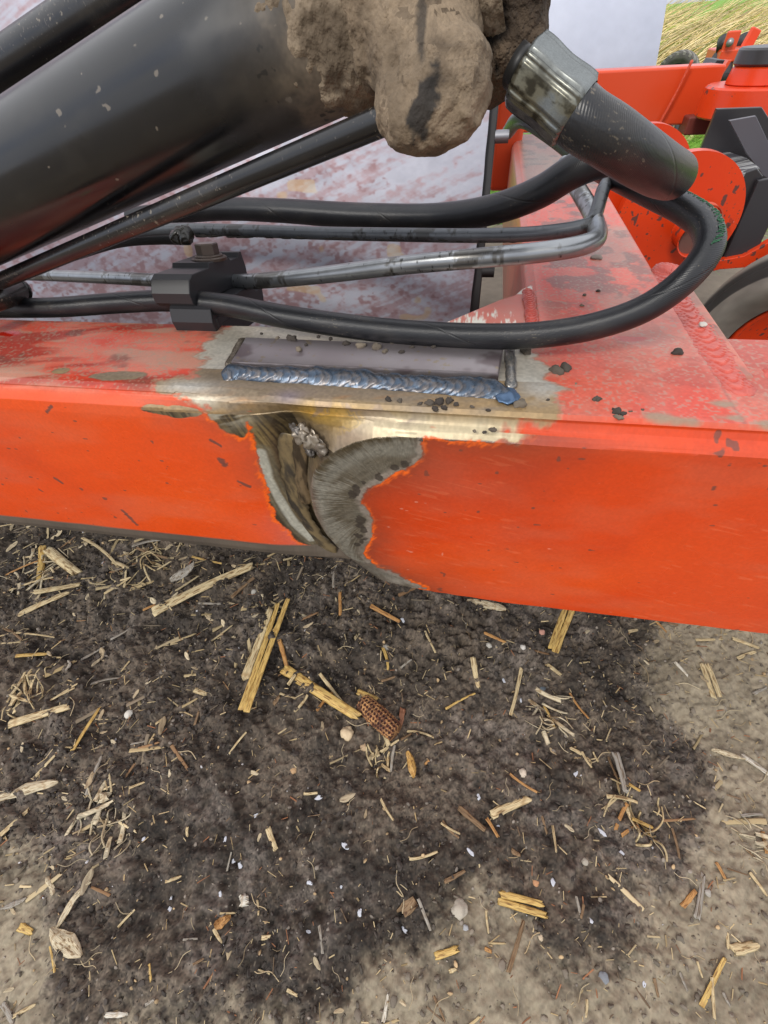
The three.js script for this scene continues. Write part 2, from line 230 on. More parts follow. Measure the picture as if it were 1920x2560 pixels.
{
  const xs = []; for (let x = -1.55; x < -.42; x += .016) xs.push(x); for (let x = -.42; x < .10; x += .00165) xs.push(x); for (let x = .10; x <= .78; x += .006) xs.push(x);
  const vs = []; for (let i = 0; i < 34; i++) vs.push([0, i / 34]); for (let i = 0; i < 26; i++) vs.push([1, i / 26]); for (let i = 0; i <= 150; i++) vs.push([2, i / 150]); for (let i = 1; i <= 12; i++) vs.push([3, i / 12]);
  const nx = xs.length, nv = vs.length + 2, pos = new Float32Array(nx * nv * 3), uv = new Float32Array(nx * nv * 2), qs = new Float32Array(nx * nv);
  for (let j = 0; j < nv; j++) for (let i = 0; i < nx; i++) {
    const k = j * nx + i, x = xs[i]; let p, tv;
    if (j < vs.length) { const [s, t] = vs[j]; p = skin(x, s, t); tv = s === 0 ? TOPV * t : s === 1 ? lerp(TOPV, CORV, t) : s === 2 ? lerp(CORV, FRV, t) : lerp(FRV, .985, t); }
    else { const e = skin(x, 3, 1); p = j === vs.length ? [x, e[1], -.155, 1] : [x, YT - .0005, -.155, 1]; tv = .99; }
    pos.set([p[0], p[1], p[2]], k * 3); uv[k * 2] = (x + .85) / 1.35; uv[k * 2 + 1] = tv; qs[k] = p[3];
  }
  const tubeIdx = [], plateIdx = [];
  for (let j = 0; j + 1 < nv; j++) for (let i = 0; i + 1 < nx; i++) {
    const k = j * nx + i, tri = [k, k + nx, k + 1, k + 1, k + nx, k + nx + 1], s = j < vs.length ? vs[j][0] : 4;
    const inPlate = (s === 2 && polyDist(xs[i] + .0008, qs[k], plateArea) < 0) || (s === 3 && xs[i] > -.02);
    (inPlate ? plateIdx : tubeIdx).push(...tri);
  }
  const whole = new THREE.BufferGeometry(); whole.setAttribute('position', new THREE.BufferAttribute(pos, 3)); whole.setIndex([...tubeIdx, ...plateIdx]); whole.computeVertexNormals();
  const make = (ix) => { const g = new THREE.BufferGeometry(); g.setAttribute('position', new THREE.BufferAttribute(pos, 3)); g.setAttribute('uv', new THREE.BufferAttribute(uv, 2)); g.setIndex(ix); g.setAttribute('normal', whole.attributes.normal); const n = g.toNonIndexed(); n.deleteAttribute('normal'); return toCreasedNormals(n, .6); };

  // paint, bare steel, heat colours, dust
  const patches = [[[-.3477, -.0406], .030, .0085, .10], [[-.2811, .0024], .034, .0065, -.05], [[-.416, -.0453], .009, .006, 0], [[-.2758, -.0282], .022, .010, .1], [[-.2718, .0053], .013, .006, .1]];
  const oilSpot = [.1543, -.1533], wetSpot = [-.5435, -.1191];
  const K = { gold: [-.1023, .0009], gold2: [-.1384, -.0004], tanL: [-.2027, -.0208], tanR: [-.1129, -.0286], wedge: [-.1593, -.0213], cream: [-.0501, .0032], cream2: [.0226, .0025], brownL: [-.2594, -.1039], brownL2: [-.244, -.0452], silver: [-.2636, -.0292], lightL: [-.246, -.0103], shade: [-.1716, .0059], rightB: [.0517, -.0794], rightG: [.0678, -.0539], hub: [-.0647, .1092], seamR: [-.1509, .1239], tail: [-.0673, .2362], goldV: [-.192, .0314], dark: [-.1851, .0619], flap: [-.2251, .0053], strip: [[-.2035, .0529], [-.2047, .0897], [-.2002, .1271], [-.1902, .1643], [-.1753, .1911]], edge: [[-.1629, .0241], [-.1736, .0608], [-.1817, .0961], [-.1805, .1245]] };
  const streaks = [[[-.4161, .0057], [-.4271, .0146], .0022], [[-.4201, .1636], [-.414, .1901], .003], [[-.4873, .1149], [-.4819, .1217], .0022], [[-.5269, .1381], [-.5239, .1421], .0016], [[-.2495, .0628], [-.2468, .0692], .005], [[-.2392, .0936], [-.2285, .1016], .003], [[-.251, .0363], [-.2426, .0433], .002]];
  const spots = [[[-.1165, .0873], 0]].slice(1);
  const blot = [[-.0925, .066], [-.1014, .0769], [-.1069, .085], [-.1008, .1236], [-.1031, .1339], [-.0992, .1408], [-.1058, .1516], [-.0992, .1563], [-.1083, .1679], [-.0602, .0434], [-.0505, .0385], [-.0772, .0563], [-.1039, .1621]];
  const mudTop = [[.2074, -.0421], [.2059, -.0228], [.2249, -.0168], [.1669, -.0163], [.1501, -.0201]];
  const burn = [-.1048, .0592];
  const W = 1792, H = 900, rm = new Float32Array(W * H * 2), bm = new Float32Array(W * H);
  let row = 0, colN = 0;
  const paint = (x, q, y, z, seg) => {
    const n0 = fbm(x * 3.2, q * 3.2, 4, 1), n1 = fbm(x * 14, q * 14, 4, 2), n2 = fbm(x * 60, q * 60, 4, 3), n3 = vnoise(x * 420, q * 420, 4), n4 = vnoise(x * 900, q * 900, 6);
    const top = seg === 0 ? 1 : seg === 1 ? sstep(.55, .1, (q + .03) / .04) * .9 : 0;
    let c, ro, me = 0, bu = .5 + .03 * n2;
    // front face paint
    let f = mix([.72, .070, .006], [.64, .054, .006], sstep(-.3, .4, n0));
    f = mix(f, [.74, .098, .016], .40 * sstep(.0, .55, fbm(x * 5 + q * 4 + 20, q * 11, 4, 9)));
    if (x > -.12) f = mix(f, [.50, .048, .016], .42 * sstep(-.25, .6, fbm(x * 3 + q * 5 + 7, q * 4 - x * 2.4, 5, 11)) + .28 * sstep(.08, .3, x));
    f = mix(f, [.20, .022, .012], .16 * sstep(.05, .9, n1));
    f = mix(f, [.52, .16, .085], .20 * sstep(-.1, .6, fbm(x * 9 + 5, q * 26, 5, 41))); const scr = vnoise(x * 34 + q * 90, (q * .94 - x * .22) * 620, 43); f = mix(f, [.78, .17, .07], .30 * sstep(.72, .86, scr) * sstep(.1, .4, fbm(x * 7, q * 7, 2, 45))); const chp = fbm(x * 100, q * 170, 2, 47); f = mix(f, [.13, .055, .04], .8 * sstep(.80, .86, chp + .16 * n1)); f = mix(f, [.80, .36, .26], .5 * sstep(.82, .88, chp * -1 + .12 * n0));
    ro = .33 + .14 * n1 + .10 * fbm(x * 9 + 5, q * 26, 3, 41);
    // top face: rubbed, dusty and oily
    let t = mix([.54, .054, .025], [.55, .155, .10], sstep(-.2, .35, fbm(x * 8 + 3, q * 16, 4, 12)));
    t = mix(t, [.40, .235, .165], .75 * sstep(.02, .42, fbm(x * 10 - q * 18, q * 26 + 5, 5, 13)));
    t = mix(t, [.30, .022, .012], .85 * sstep(.18, .36, fbm(x * 7 + q * 20, q * 18 + 11, 4, 15)));
    t = mix(t, [.10, .055, .040], .6 * sstep(.32, .6, fbm(x * 22 + 8, q * 30, 4, 16)));
    t = mix(t, [.27, .21, .15], .55 * sstep(.25, .7, n3 + .4 * n2));
    c = mix(f, t, top); ro = lerp(ro, .38 + .18 * n1, top);
    if (x > .02 && seg <= 1) { c = mix(c, crossTop(x, q), sstep(.03, .10, x) * (seg === 0 ? .95 : .7 * top)); }
    // soot and smoke near the grinding on the right
    const db = polyDist(x, q, bare);
    if (x > -.16 && q > 0) c = mix(c, [.20, .040, .018], .80 * Math.exp(-Math.max(db, 0) / .038) * sstep(-.5, .3, n0 + .5 * n1)); if (x > -.16 && q > 0) c = mix(c, [.13, .030, .018], .6 * Math.exp(-Math.pow((x + .085) / .022, 2) - Math.pow((q - .165) / .03, 2)) * sstep(-.4, .3, n1));
    if (x < -.16 && q > -.01) c = mix(c, [.34, .075, .040], .62 * Math.exp(-Math.max(db, 0) / .034) * sstep(-.3, .4, n1 + .2)); if (x < -.16 && q > .12) c = mix(c, [.60, .17, .13], .5 * Math.exp(-Math.max(db, 0) / .03) * sstep(.12, .19, q));
    // bare metal
    const edge = db + .0042 * fbm(x * 85, q * 85, 4, 18) + (q < .0 ? .016 : .002) * fbm(x * 46, q * 70, 4, 19) + .0016 * fbm((x + q) * 300, (q - x) * 110, 2, 36);
    let m = q < .002 ? sstep(.0045, -.0035, edge + .004 * fbm(x * 190, q * 260, 3, 51)) : sstep(.0014, -.0010, edge);
    for (const [p, a, b, tilt] of patches) { const dx = (x - p[0]), dy = q - p[1] + tilt * dx; m = Math.max(m, sstep(1.12, .96, Math.hypot(dx / a, dy / b) + .38 * fbm(x * 70, q * 130, 4, 22))); }
    const feather = fbm((x + q) * 260, (q - x) * 90, 3, 35), rim = sstep(.0075, .0014, edge + .0042 * feather) * (1 - m) * sstep(-.004, .012, q) * sstep(-.25, .3, fbm(x * 30, q * 30, 3, 37) + .22);
    c = mix(c, [.88, .135, .010], rim * .9); c = mix(c, [.24, .11, .07], .75 * (1 - m) * sstep(.004, .0, edge + .003 * feather) * sstep(.1, -.3, fbm(x * 30, q * 30, 3, 37))); if (q < .004) c = mix(c, [.46, .30, .20], .5 * sstep(.006, .0, edge + .004 * n2) * (1 - m));
    if (m > 0) {
      const ds = lineDist(x, q, seam), dp = polyDist(x, q, plateArea), G = (p, a, b) => Math.exp(-Math.pow((x - p[0]) / a, 2) - Math.pow((q - p[1]) / b, 2));
      const vein = fbm(x * 30 + 2 * n1, q * 46 + 3 * n1 + 4, 4, 25), strk = fbm(x * 24 - q * 30, q * 150 + x * 40, 4, 29);
      let s;
      if (q < .004 || (dp > 0 && q < .032 && x > -.16)) { // the ground top surface with heat colours
        s = mix([.235, .18, .12], [.33, .22, .105], sstep(-.3, .3, n1 + .4 * strk));
        s = mix(s, [.43, .265, .065], .9 * (G(K.gold, .045, .016) + G(K.gold2, .03, .012)) * sstep(-.5, .2, strk + .3));
        s = mix(s, [.34, .165, .075], .85 * (G(K.tanL, .045, .011) + G(K.tanR, .06, .010)) * sstep(-.4, .3, n1 + .5 * strk));
        s = mix(s, [.205, .165, .175], .9 * G(K.wedge, .014, .010) + .75 * sstep(.10, .22, vein) * G(K.gold, .06, .018));
        s = mix(s, [.15, .12, .10], .8 * sstep(.05, .0, Math.abs(vein - .05)) * (G(K.gold, .05, .016)));
        s = mix(s, [.56, .475, .31], .9 * Math.min(1, G(K.cream, .052, .0085) + G(K.cream2, .04, .009)) * sstep(-.6, .1, strk + .2));
        s = mix(s, [.155, .115, .070], .92 * Math.min(1, G(K.brownL, .017, .030) + G(K.brownL2, .014, .016)) * sstep(-.6, .1, n1 + .2));
        s = mix(s, [.43, .42, .385], .85 * G(K.silver, .030, .012)); s = mix(s, [.62, .57, .45], .85 * G(K.lightL, .020, .0065));
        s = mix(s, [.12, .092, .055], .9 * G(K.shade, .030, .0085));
        s = mix(s, [.225, .175, .11], .85 * Math.min(1, G(K.rightB, .010, .040)) * sstep(-.4, .2, strk + .2)); s = mix(s, [.40, .385, .35], .85 * G(K.rightG, .022, .020) * sstep(-.3, .2, n2 + .2));
        if (q < -.062) s = mix(s, [.50, .48, .42], .7);
        ro = .40 + .1 * n2 + .1 * strk; me = .32; bu = .46 + .05 * strk;
      } else if (dp < 0.0005) { // brushed face of the plate: strokes run out from the hollow of the crescent
        const an = Math.atan2(q - K.hub[1], x - K.hub[0]), rr = Math.hypot(x - K.hub[0], q - K.hub[1]), br = fbm(an * 60 + rr * 260, rr * 50, 3, 23), br2 = vnoise(an * 420 + rr * 300, rr * 60, 26), dc = -dp, fr = -db;
        s = mix([.085, .064, .036], [.235, .22, .18], sstep(.001, .015, dc + .010 * n2 + .004 * br)); s = mix(s, [.125, .10, .066], .85 * sstep(.014, .024, dc + .012 * n1) * sstep(-.5, .3, n1 + .2)); s = mix(s, [.34, .325, .275], .6 * sstep(.0, .4, n1 + .3 * br));
        s = mul(s, 1 + .12 * br + .15 * br2 + .12 * vnoise((x * .9 + q) * 300, (q * .9 - x) * 40, 38));
        s = mix(s, [.36, .305, .255], .85 * sstep(.0085, .003, fr + .004 * n2)); s = mix(s, [.20, .165, .13], .7 * sstep(.05, .3, n2) * sstep(.012, .005, fr));
        s = mix(s, [.155, .085, .055], .55 * G(K.seamR, .006, .06)); s = mix(s, [.44, .40, .34], .7 * G(K.tail, .02, .008));
        ro = .40 + .12 * br; me = .45; bu = .42 + .10 * br + .06 * br2;
        for (const p of blot) { const pr = .0022 + .0026 * Math.abs(Math.sin(p[0] * 9000)), r = Math.hypot((x - p[0]) * (1 + .3 * Math.sin(p[0] * 5000)), (q - p[1]) * (1 + .4 * Math.sin(p[1] * 7000))); if (r < .010) { const k = sstep(pr * 1.1, pr * .85, r + .0030 * n2 + .0008 * n3); s = mix(s, [.065, .052, .042], .85 * k);  } }
      } else { // hollow and left flap
        const br = fbm((x * .9 - q * .25) * 420, q * 26 + x * 20, 3, 23);
        s = mix([.060, .044, .026], [.15, .11, .055], sstep(-.4, .5, n1 + .7 * br)); s = mix(s, [.30, .215, .085], .8 * G(K.goldV, .020, .024) * sstep(-.35, .3, br + .1)); s = mix(s, [.085, .050, .032], .8 * G(K.dark, .010, .040));
        const L = lineDist(x, q, K.strip); s = mix(s, [.47, .46, .385], .92 * sstep(.0075, .0035, L + .0015 * br)); s = mix(s, [.22, .19, .125], .7 * sstep(.0140, .0075, L) * sstep(.0055, .0090, L));
        s = mix(s, [.62, .30, .085], .8 * sstep(.0016, .0006, lineDist(x, q, K.edge) + .0006 * n2));
        s = mix(s, [.42, .385, .30], G(K.flap, .026, .012) * sstep(-.3, .2, strk + .2)); s = mix(s, [.13, .115, .12], .7 * G(K.seamR, .009, .05));
        ro = .46; me = .32; bu = .42 + .10 * br; s = mul(s, 1 + .18 * br);
      }
      s = mul(s, 1 + .10 * n3); c = mix(c, s, m);
    }
    for (const [a, b, w] of streaks) { const d = segDist(x, q, a, b); if (d < w * 2) c = mix(c, [.11, .055, .045], .85 * sstep(w, w * .5, d + w * .5 * n2 + w * .3 * n3)); }
    if (seg <= 1) {
      for (const p of mudTop) { const d = Math.hypot((x - p[0]) / 1.6, (q - p[1]) * 1.5); c = mix(c, [.26, .20, .135], .85 * sstep(.010, .002, d + .006 * n2)); }
      const d1 = Math.hypot((x - oilSpot[0]) / 1.5, q - oilSpot[1]); const o = sstep(.0105, .006, d1 + .006 * n2); c = mix(c, [.42, .012, .006], o * .9); ro = lerp(ro, .08, Math.max(o, sstep(.02, .01, Math.hypot((x - oilSpot[0] - .02) / 1.5, q - oilSpot[1] - .006) + .004 * n2)));
      const d2 = Math.hypot((x - wetSpot[0]) / 3, q - wetSpot[1]); const o2 = sstep(.009, .005, d2 + .004 * n2); c = mix(c, [.40, .015, .006], o2); ro = lerp(ro, .06, o2);
    }
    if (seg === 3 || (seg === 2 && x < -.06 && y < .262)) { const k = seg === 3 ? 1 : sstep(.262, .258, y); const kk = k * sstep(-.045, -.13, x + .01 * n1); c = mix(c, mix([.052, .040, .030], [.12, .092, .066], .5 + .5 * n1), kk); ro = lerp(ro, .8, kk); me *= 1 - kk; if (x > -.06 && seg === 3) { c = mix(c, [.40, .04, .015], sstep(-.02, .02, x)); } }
    c = mul(c, 1 + .05 * n3 + .04 * n4);
    return [c, ro, me, bu];
  };
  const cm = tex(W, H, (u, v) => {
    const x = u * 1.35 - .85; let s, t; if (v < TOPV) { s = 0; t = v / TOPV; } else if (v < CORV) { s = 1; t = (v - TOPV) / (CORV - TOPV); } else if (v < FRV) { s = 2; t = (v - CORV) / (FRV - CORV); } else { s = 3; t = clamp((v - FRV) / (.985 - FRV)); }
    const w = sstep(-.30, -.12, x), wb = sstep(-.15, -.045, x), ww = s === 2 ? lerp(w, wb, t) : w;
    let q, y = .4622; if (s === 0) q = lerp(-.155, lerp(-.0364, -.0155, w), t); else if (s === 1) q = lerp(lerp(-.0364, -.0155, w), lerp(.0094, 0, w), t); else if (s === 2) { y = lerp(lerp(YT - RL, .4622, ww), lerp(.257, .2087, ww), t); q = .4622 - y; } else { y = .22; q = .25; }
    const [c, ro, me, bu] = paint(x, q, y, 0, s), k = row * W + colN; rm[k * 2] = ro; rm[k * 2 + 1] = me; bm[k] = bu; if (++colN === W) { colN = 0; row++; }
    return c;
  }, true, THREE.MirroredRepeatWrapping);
  const ormT = tex(W, H, (u, v) => { const k = Math.floor(v * H) * W + Math.floor(u * W); return [1, rm[k * 2], rm[k * 2 + 1]]; }, false, THREE.MirroredRepeatWrapping);
  const bmT = tex(W, H, (u, v) => { const b = bm[Math.floor(v * H) * W + Math.floor(u * W)]; return [b, b, b]; }, false, THREE.MirroredRepeatWrapping);
  const skinMat = new THREE.MeshPhysicalMaterial({ map: cm, roughness: 1, metalness: 1, roughnessMap: ormT, metalnessMap: ormT, bumpMap: bmT, bumpScale: .0016, side: THREE.DoubleSide });
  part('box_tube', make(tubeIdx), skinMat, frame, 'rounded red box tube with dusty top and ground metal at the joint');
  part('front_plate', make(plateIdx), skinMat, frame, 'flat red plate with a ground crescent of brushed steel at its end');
}
// red paint for the other steel: rubbed and dusty, or clean with dark chips
const dustyRed = tex(512, 512, (u, v) => { const a = tnoise(u, v, 4, 5, 1), b = tnoise(u, v, 14, 4, 2), c = tnoise(u, v, 50, 3, 3), e = tnoise(u, v, 120, 2, 5); let t = mix([.52, .085, .050], [.46, .17, .12], sstep(-.3, .3, a)); t = mix(t, [.25, .135, .10], .8 * sstep(.05, .4, b + .3 * c)); t = mix(t, [.08, .045, .035], .6 * sstep(.3, .55, b - .4 * c)); t = mix(t, [.26, .20, .15], .5 * sstep(.3, .6, e)); return mul(t, 1 + .12 * e); });
const chippedRed = tex(512, 512, (u, v) => { const a = tnoise(u, v, 5, 4, 6), b = tnoise(u, v, 22, 3, 7), c = tnoise(u, v, 70, 2, 8); let t = mix([.70, .050, .005], [.60, .042, .008], .5 + .5 * a); t = mix(t, [.075, .045, .04], .9 * sstep(.38, .44, b + .08 * c)); t = mix(t, [.16, .06, .04], .8 * sstep(.55, .7, c)); return t; });
const setRep = (t, k) => { const c = t.clone(); c.repeat.set(k, k); c.needsUpdate = true; return c; };
const dustyMat = mat([1, 1, 1], { map: setRep(dustyRed, 2.6), roughness: .42 }), cleanRed = mat([1, 1, 1], { map: setRep(chippedRed, 3.2), roughness: .3 }), barRed = mat([.68, .070, .018], { roughness: .28 });
// cross beam running away from the front beam
{
  const x0 = .058, x1 = .2145, r = .017, d = 1.17, sh = new THREE.Shape(); const yb = .27;
  sh.moveTo(x0 + r, yb); sh.lineTo(x1 - .004, yb); sh.lineTo(x1, yb + .004); sh.lineTo(x1, YT - .006); sh.absarc(x1 - .006, YT - .006, .006, 0, Math.PI / 2, false); sh.lineTo(x0 + r, YT); sh.absarc(x0 + r, YT - r, r, Math.PI / 2, Math.PI, false); sh.lineTo(x0, yb + r); sh.absarc(x0 + r, yb + r, r, Math.PI, Math.PI * 1.5, false);
  let g = new THREE.ExtrudeGeometry(sh, { depth: d, bevelEnabled: false, steps: 1, curveSegments: 12 }); g.translate(0, 0, -.1548 - d); g = toCreasedNormals(g, .5); boxUV(g);
  { const p = g.attributes.position, q = g.attributes.uv; for (let i = 0; i < p.count; i++) q.setXY(i, (p.getX(i) - .04) / .19, (p.getZ(i) + 1.34) / 1.2); }
  const cbt = tex(512, 2048, (u, v) => crossTop(u * .19 + .04, v * 1.2 - 1.34));
  part('cross_beam', g, mat([1, 1, 1], { map: cbt, roughness: .36 }), frame, 'dusty red box beam running away from the front beam');
  // side plate standing beside it
  part('side_plate', box(.015, .20, .245, .004, [.2355, YT - .0985, -.205]), mat([1, 1, 1], { map: setRep(dustyRed, 1.7), roughness: .36, color: rgb(1.15, .9, .85) }), frame);
}
// a run of weld: ripples across a low rounded bead
function weld(pts, width, height, up, opt = {}) {
  const c = new THREE.CatmullRomCurve3(pts.map(V3)), L = c.getLength(), ns = Math.max(40, Math.round(L / (opt.step || .0009))), nv = 18, pos = [], col = [], idx = [], U = V3(up).normalize(), pitch = opt.pitch || .006, rr = rng(opt.seed || 3)() * 50, depth = opt.ripple ?? .42;
  const ca = opt.a || [.10, .17, .30], cb = opt.b || [.30, .30, .33];
  for (let i = 0; i <= ns; i++) {
    const s = i / ns, p = c.getPointAt(s), T = c.getTangentAt(s), S = T.clone().cross(U).normalize(), end = Math.min(1, Math.sqrt(Math.max(0, Math.min(s, 1 - s) * L / (width * .45))));
    const wob = 1 + .16 * vnoise(s * L * 70 + rr, 2) + .10 * vnoise(s * L * 190 + rr, 8);
    for (let j = 0; j <= nv; j++) {
      const v = j / nv * 2 - 1, ph = (s * L + rr) / pitch + (opt.curve ?? 1.4) * v * v * width / pitch * .45 + .30 * vnoise(s * L * 90 + rr, v * 1.2 + 3), rip = ph - Math.floor(ph);
      const n = fbm(s * L * 240 + rr, v * 3.2, 3, 5), bl = opt.blotch ? .9 * fbm(s * L * 46 + v * .8 + rr, v * 1.3 + rr, 4, 15) : 0, h = height * Math.sqrt(Math.max(0, 1 - v * v)) * end * (1 + depth * (Math.pow(rip, .6) - .6) + .07 * n + .16 * vnoise(s * L * 45 + rr, v)), w = width / 2 * wob * (.35 + .65 * end);
      const q = p.clone().addScaledVector(S, v * w).addScaledVector(U, h - .0006); pos.push(q.x, q.y, q.z);
      const mac = ((s * L + rr * .01) / .024 + 1.1 * v * v + .3 * vnoise(s * L * 60, v)) % 1, m = opt.blotch ? mix(mix(ca, cb, sstep(-.30, .30, bl)), [.045, .038, .03], .22 * sstep(.03, .0, Math.abs(bl - .04)) + .5 * sstep(.7, 1, Math.abs(v))) : mix(ca, cb, sstep(-.25, .40, .5 * n + .30 * (rip - .5) + .55 * (mac - .5) * (opt.flat ? .2 : 1))); const sub = (ph * 3.7) % 1, k = (opt.flat ? 1 : .50 + .62 * Math.pow(rip, .5)) * (opt.fine ? .80 + .30 * (sub - Math.floor(sub)) + .35 * fbm(s * L * 60 + rr, v * 2 + 9, 3, 18) : 1) * (1 - .30 * v * v); col.push(m[0] * k, m[1] * k, m[2] * k);
      if (i < ns && j < nv) { const a = i * (nv + 1) + j; idx.push(a, a + nv + 1, a + 1, a + 1, a + nv + 1, a + nv + 2); }
    }
  }
  const g = new THREE.BufferGeometry(); g.setAttribute('position', new THREE.Float32BufferAttribute(pos, 3)); g.setAttribute('color', new THREE.Float32BufferAttribute(col, 3)); g.setIndex(idx); g.computeVertexNormals(); return g;
}
const weldSteel = mat([1, 1, 1], { vertexColors: true, metalness: .7, roughness: .34 }), weldRed = mat([1, 1, 1], { vertexColors: true, roughness: .32 }), weldTan = mat([1, 1, 1], { vertexColors: true, metalness: .55, roughness: .33 });
{
  // the patch plate and its welds
  const pm = new THREE.MeshPhysicalMaterial({ color: rgb(1, 1, 1), metalness: .62, roughness: .30, side: THREE.DoubleSide, map: setRep(tex(512, 512, (u, v) => { const a = tnoise(u, v, 6, 4, 3), b = tnoise(u, v, 40, 3, 4); let t = mix([.19, .155, .16], [.29, .265, .27], .5 + .6 * a); t = mix(t, [.10, .072, .075], .8 * sstep(.2, .5, tnoise(u, v, 9, 3, 9))); return mix(t, [.24, .19, .13], .8 * sstep(.35, .55, b)); }), 4) });
  let g = plate([[-.2295, .4868, -.0603], [.026, .4868, -.0574], [.0302, .4868, -.1054], [-.2343, .4868, -.1104]], [0, 1, 0], .0108, .0014); g = toCreasedNormals(g.index ? g.toNonIndexed() : g, .4); boxUV(g);
  part('patch_plate', g, pm, frame, 'dark purplish steel strip welded on top of the beam');
  part('weld_bead', weld([[-.2342, .478, -.0439], [-.2243, .4795, -.0502], [-.2009, .4803, -.0492], [-.1366, .4805, -.0483], [-.0789, .4805, -.0454], [-.0241, .4805, -.0427], [.0177, .4805, -.0405], [.0361, .479, -.0351]], .0195, .0034, [0, .80, .60], { pitch: .0080, a: [.075, .105, .150], b: [.13, .12, .12], seed: 4, curve: 1.6, ripple: .15, fine: 1 }), weldSteel, frame, 'blue heat-tinted weld bead along the front of the patch');
  part('weld_bead', weld([[.0371, .479, -.121], [.0375, .4795, -.0953], [.0375, .4795, -.0702], [.0377, .479, -.0491]], .0105, .0032, [0, 1, 0], { pitch: .0026, a: [.20, .20, .20], b: [.33, .30, .26], seed: 9 }), weldSteel, frame, 'short grey weld bead at the right end of the patch');
  part('weld_bead', weld([[-.2445, .479, -.1229], [-.2413, .4795, -.0957], [-.2364, .4795, -.0636]], .0085, .0026, [0, 1, 0], { pitch: .003, a: [.16, .13, .10], b: [.25, .21, .16], seed: 12 }), weldSteel, frame, 'brown weld bead at the left end of the patch');
  const seamPts = [[-.188, .430, -.018], [-.1727, .4217, -.0195], [-.1792, .3755, -.0215], [-.1819, .3267, -.0225], [-.172, .2788, -.0225], [-.1528, .2414, -.0205]];
  part('weld_bead', weld([[-.1685, .4352, -.0185], [-.173, .4104, -.0205], [-.1783, .3756, -.0215], [-.1809, .3289, -.0225], [-.1721, .2811, -.0225], [-.1517, .2416, -.0205]], .0215, .0020, [0, 0, 1], { pitch: .0105, a: [.085, .072, .058], b: [.33, .25, .135], seed: 21, ripple: .05, blotch: 1, flat: 1 }), weldTan, frame, 'tan weld run in the valley of the joint');
  part('weld_bead', weld([[-.1568, .4345, -.0175], [-.1619, .4025, -.0185], [-.1676, .3667, -.0195], [-.1699, .3324, -.0205]], .0140, .0020, [.3, 0, 1], { pitch: .011, a: [.10, .075, .05], b: [.33, .24, .14], seed: 33, ripple: .05, blotch: 1, flat: 1 }), weldTan, frame, 'second tan weld run in the valley of the joint');
  const rr = rng(8), lump3 = [[[-.1518, .4429, -.012], .0090], [[-.142, .4367, -.01], .0105], [[-.1338, .4313, -.0085], .0085], [[-.1306, .4212, -.0085], .0075], [[-.1468, .4215, -.0125], .0085], [[-.157, .447, -.0135], .006]];
  for (const [p, r] of lump3) { const q = lump(r * .92, Math.floor(r * 1e5) + Math.floor(p[0] * -1e4), .62, 4, .75); q.rotateX(1.0); q.rotateZ(rr() * 3); q.translate(p[0], p[1], p[2]); part('weld_lump', q, mat(mix([.085, .075, .068], [.30, .25, .19], rr()), { metalness: .35, roughness: .36 }), frame); }
  const bl = lump(.0095, 61, .36, 3, .35); bl.scale(.95, 1, 1.35); { const p = [.0349, .4785, -.0358]; bl.translate(p[0], p[1], p[2]); } part('weld_lump', bl, mat([.09, .15, .25], { metalness: .6, roughness: .33 }), frame, 'bright blue weld crater at the right end of the bead');
  // painted welds beside the cross beam, and the filler gusset in the left corner
  const ra = [.50, .060, .036], rb = [.60, .105, .072];
  part('weld_bead', weld([[.2225, YT - .001, -.335], [.2225, YT, -.24], [.2225, YT, -.14], [.2235, YT, -.055]], .0310, .0019, [-.06, 1, 0], { pitch: .0135, a: ra, b: rb, seed: 40, curve: 3.8, flat: 1, ripple: .8 }), weldRed, frame, 'red painted weld beside the cross beam');
  part('weld_bead', weld([[.212, YT - .004, -.322], [.226, YT - .001, -.330], [.243, YT - .004, -.332], [.262, YT - .02, -.335]], .030, .006, [0, 1, .2], { pitch: .008, a: ra, b: rb, seed: 44, flat: 1, ripple: .5 }), weldRed, frame, 'knobbly red painted weld at the far end of the side plate');
  part('weld_bead', weld([[.243, YT - .006, -.098], [.258, YT - .004, -.090], [.285, YT - .008, -.088], [.34, YT - .012, -.088]], .024, .006, [0, 1, .2], { pitch: .009, a: ra, b: rb, seed: 47, flat: 1, ripple: .5 }), weldRed, frame, 'red painted weld beside the side plate');
  const gussetTex = tex(256, 256, (u, v) => { const a = tnoise(u, v, 8, 4, 3), b = fbm(u * 60, v * 7, 4, 4); const m = sstep(.05, .22, (v - .40) * .9 - Math.abs(u - .42) * .55 + .42 * b); return mix(mix([.60, .12, .075], [.52, .17, .12], .5 + a), [.70, .67, .58], m); });
  let gg = plate([[-.0584, .4745, -.1434], [-.0381, .4745, -.1751], [-.0156, .4745, -.198], [.0058, .4745, -.2209], [.0282, .4745, -.2449], [.0453, .4745, -.258], [.0542, .4745, -.2761], [.0641, .4745, -.2886], [.077, .4745, -.2914], [.0811, .4745, -.1929], [.0771, .4745, -.1516]], [0, 1, 0], .03, .002);
  gg = toCreasedNormals(gg.index ? gg.toNonIndexed() : gg, .5); { const p = gg.attributes.position, uv = []; for (let i = 0; i < p.count; i++) uv.push((p.getX(i) + .06) / .15, (p.getZ(i) + .26) / .13); gg.setAttribute('uv', new THREE.Float32BufferAttribute(uv, 2)); }
  part('gusset', gg, mat([1, 1, 1], { map: gussetTex, roughness: .35 }), frame, 'corner gusset with red paint scraped back to pale metal');
  part('weld_bead', weld([[.06, .4755, -.2736], [.0613, .4765, -.2281], [.0617, .4765, -.1875], [.0609, .4765, -.1509]], .0135, .003, [0, 1, 0], { pitch: .0058, a: ra, b: rb, seed: 50, flat: 1, curve: 2.2 }), weldRed, frame, 'red painted weld on the corner gusset');
}
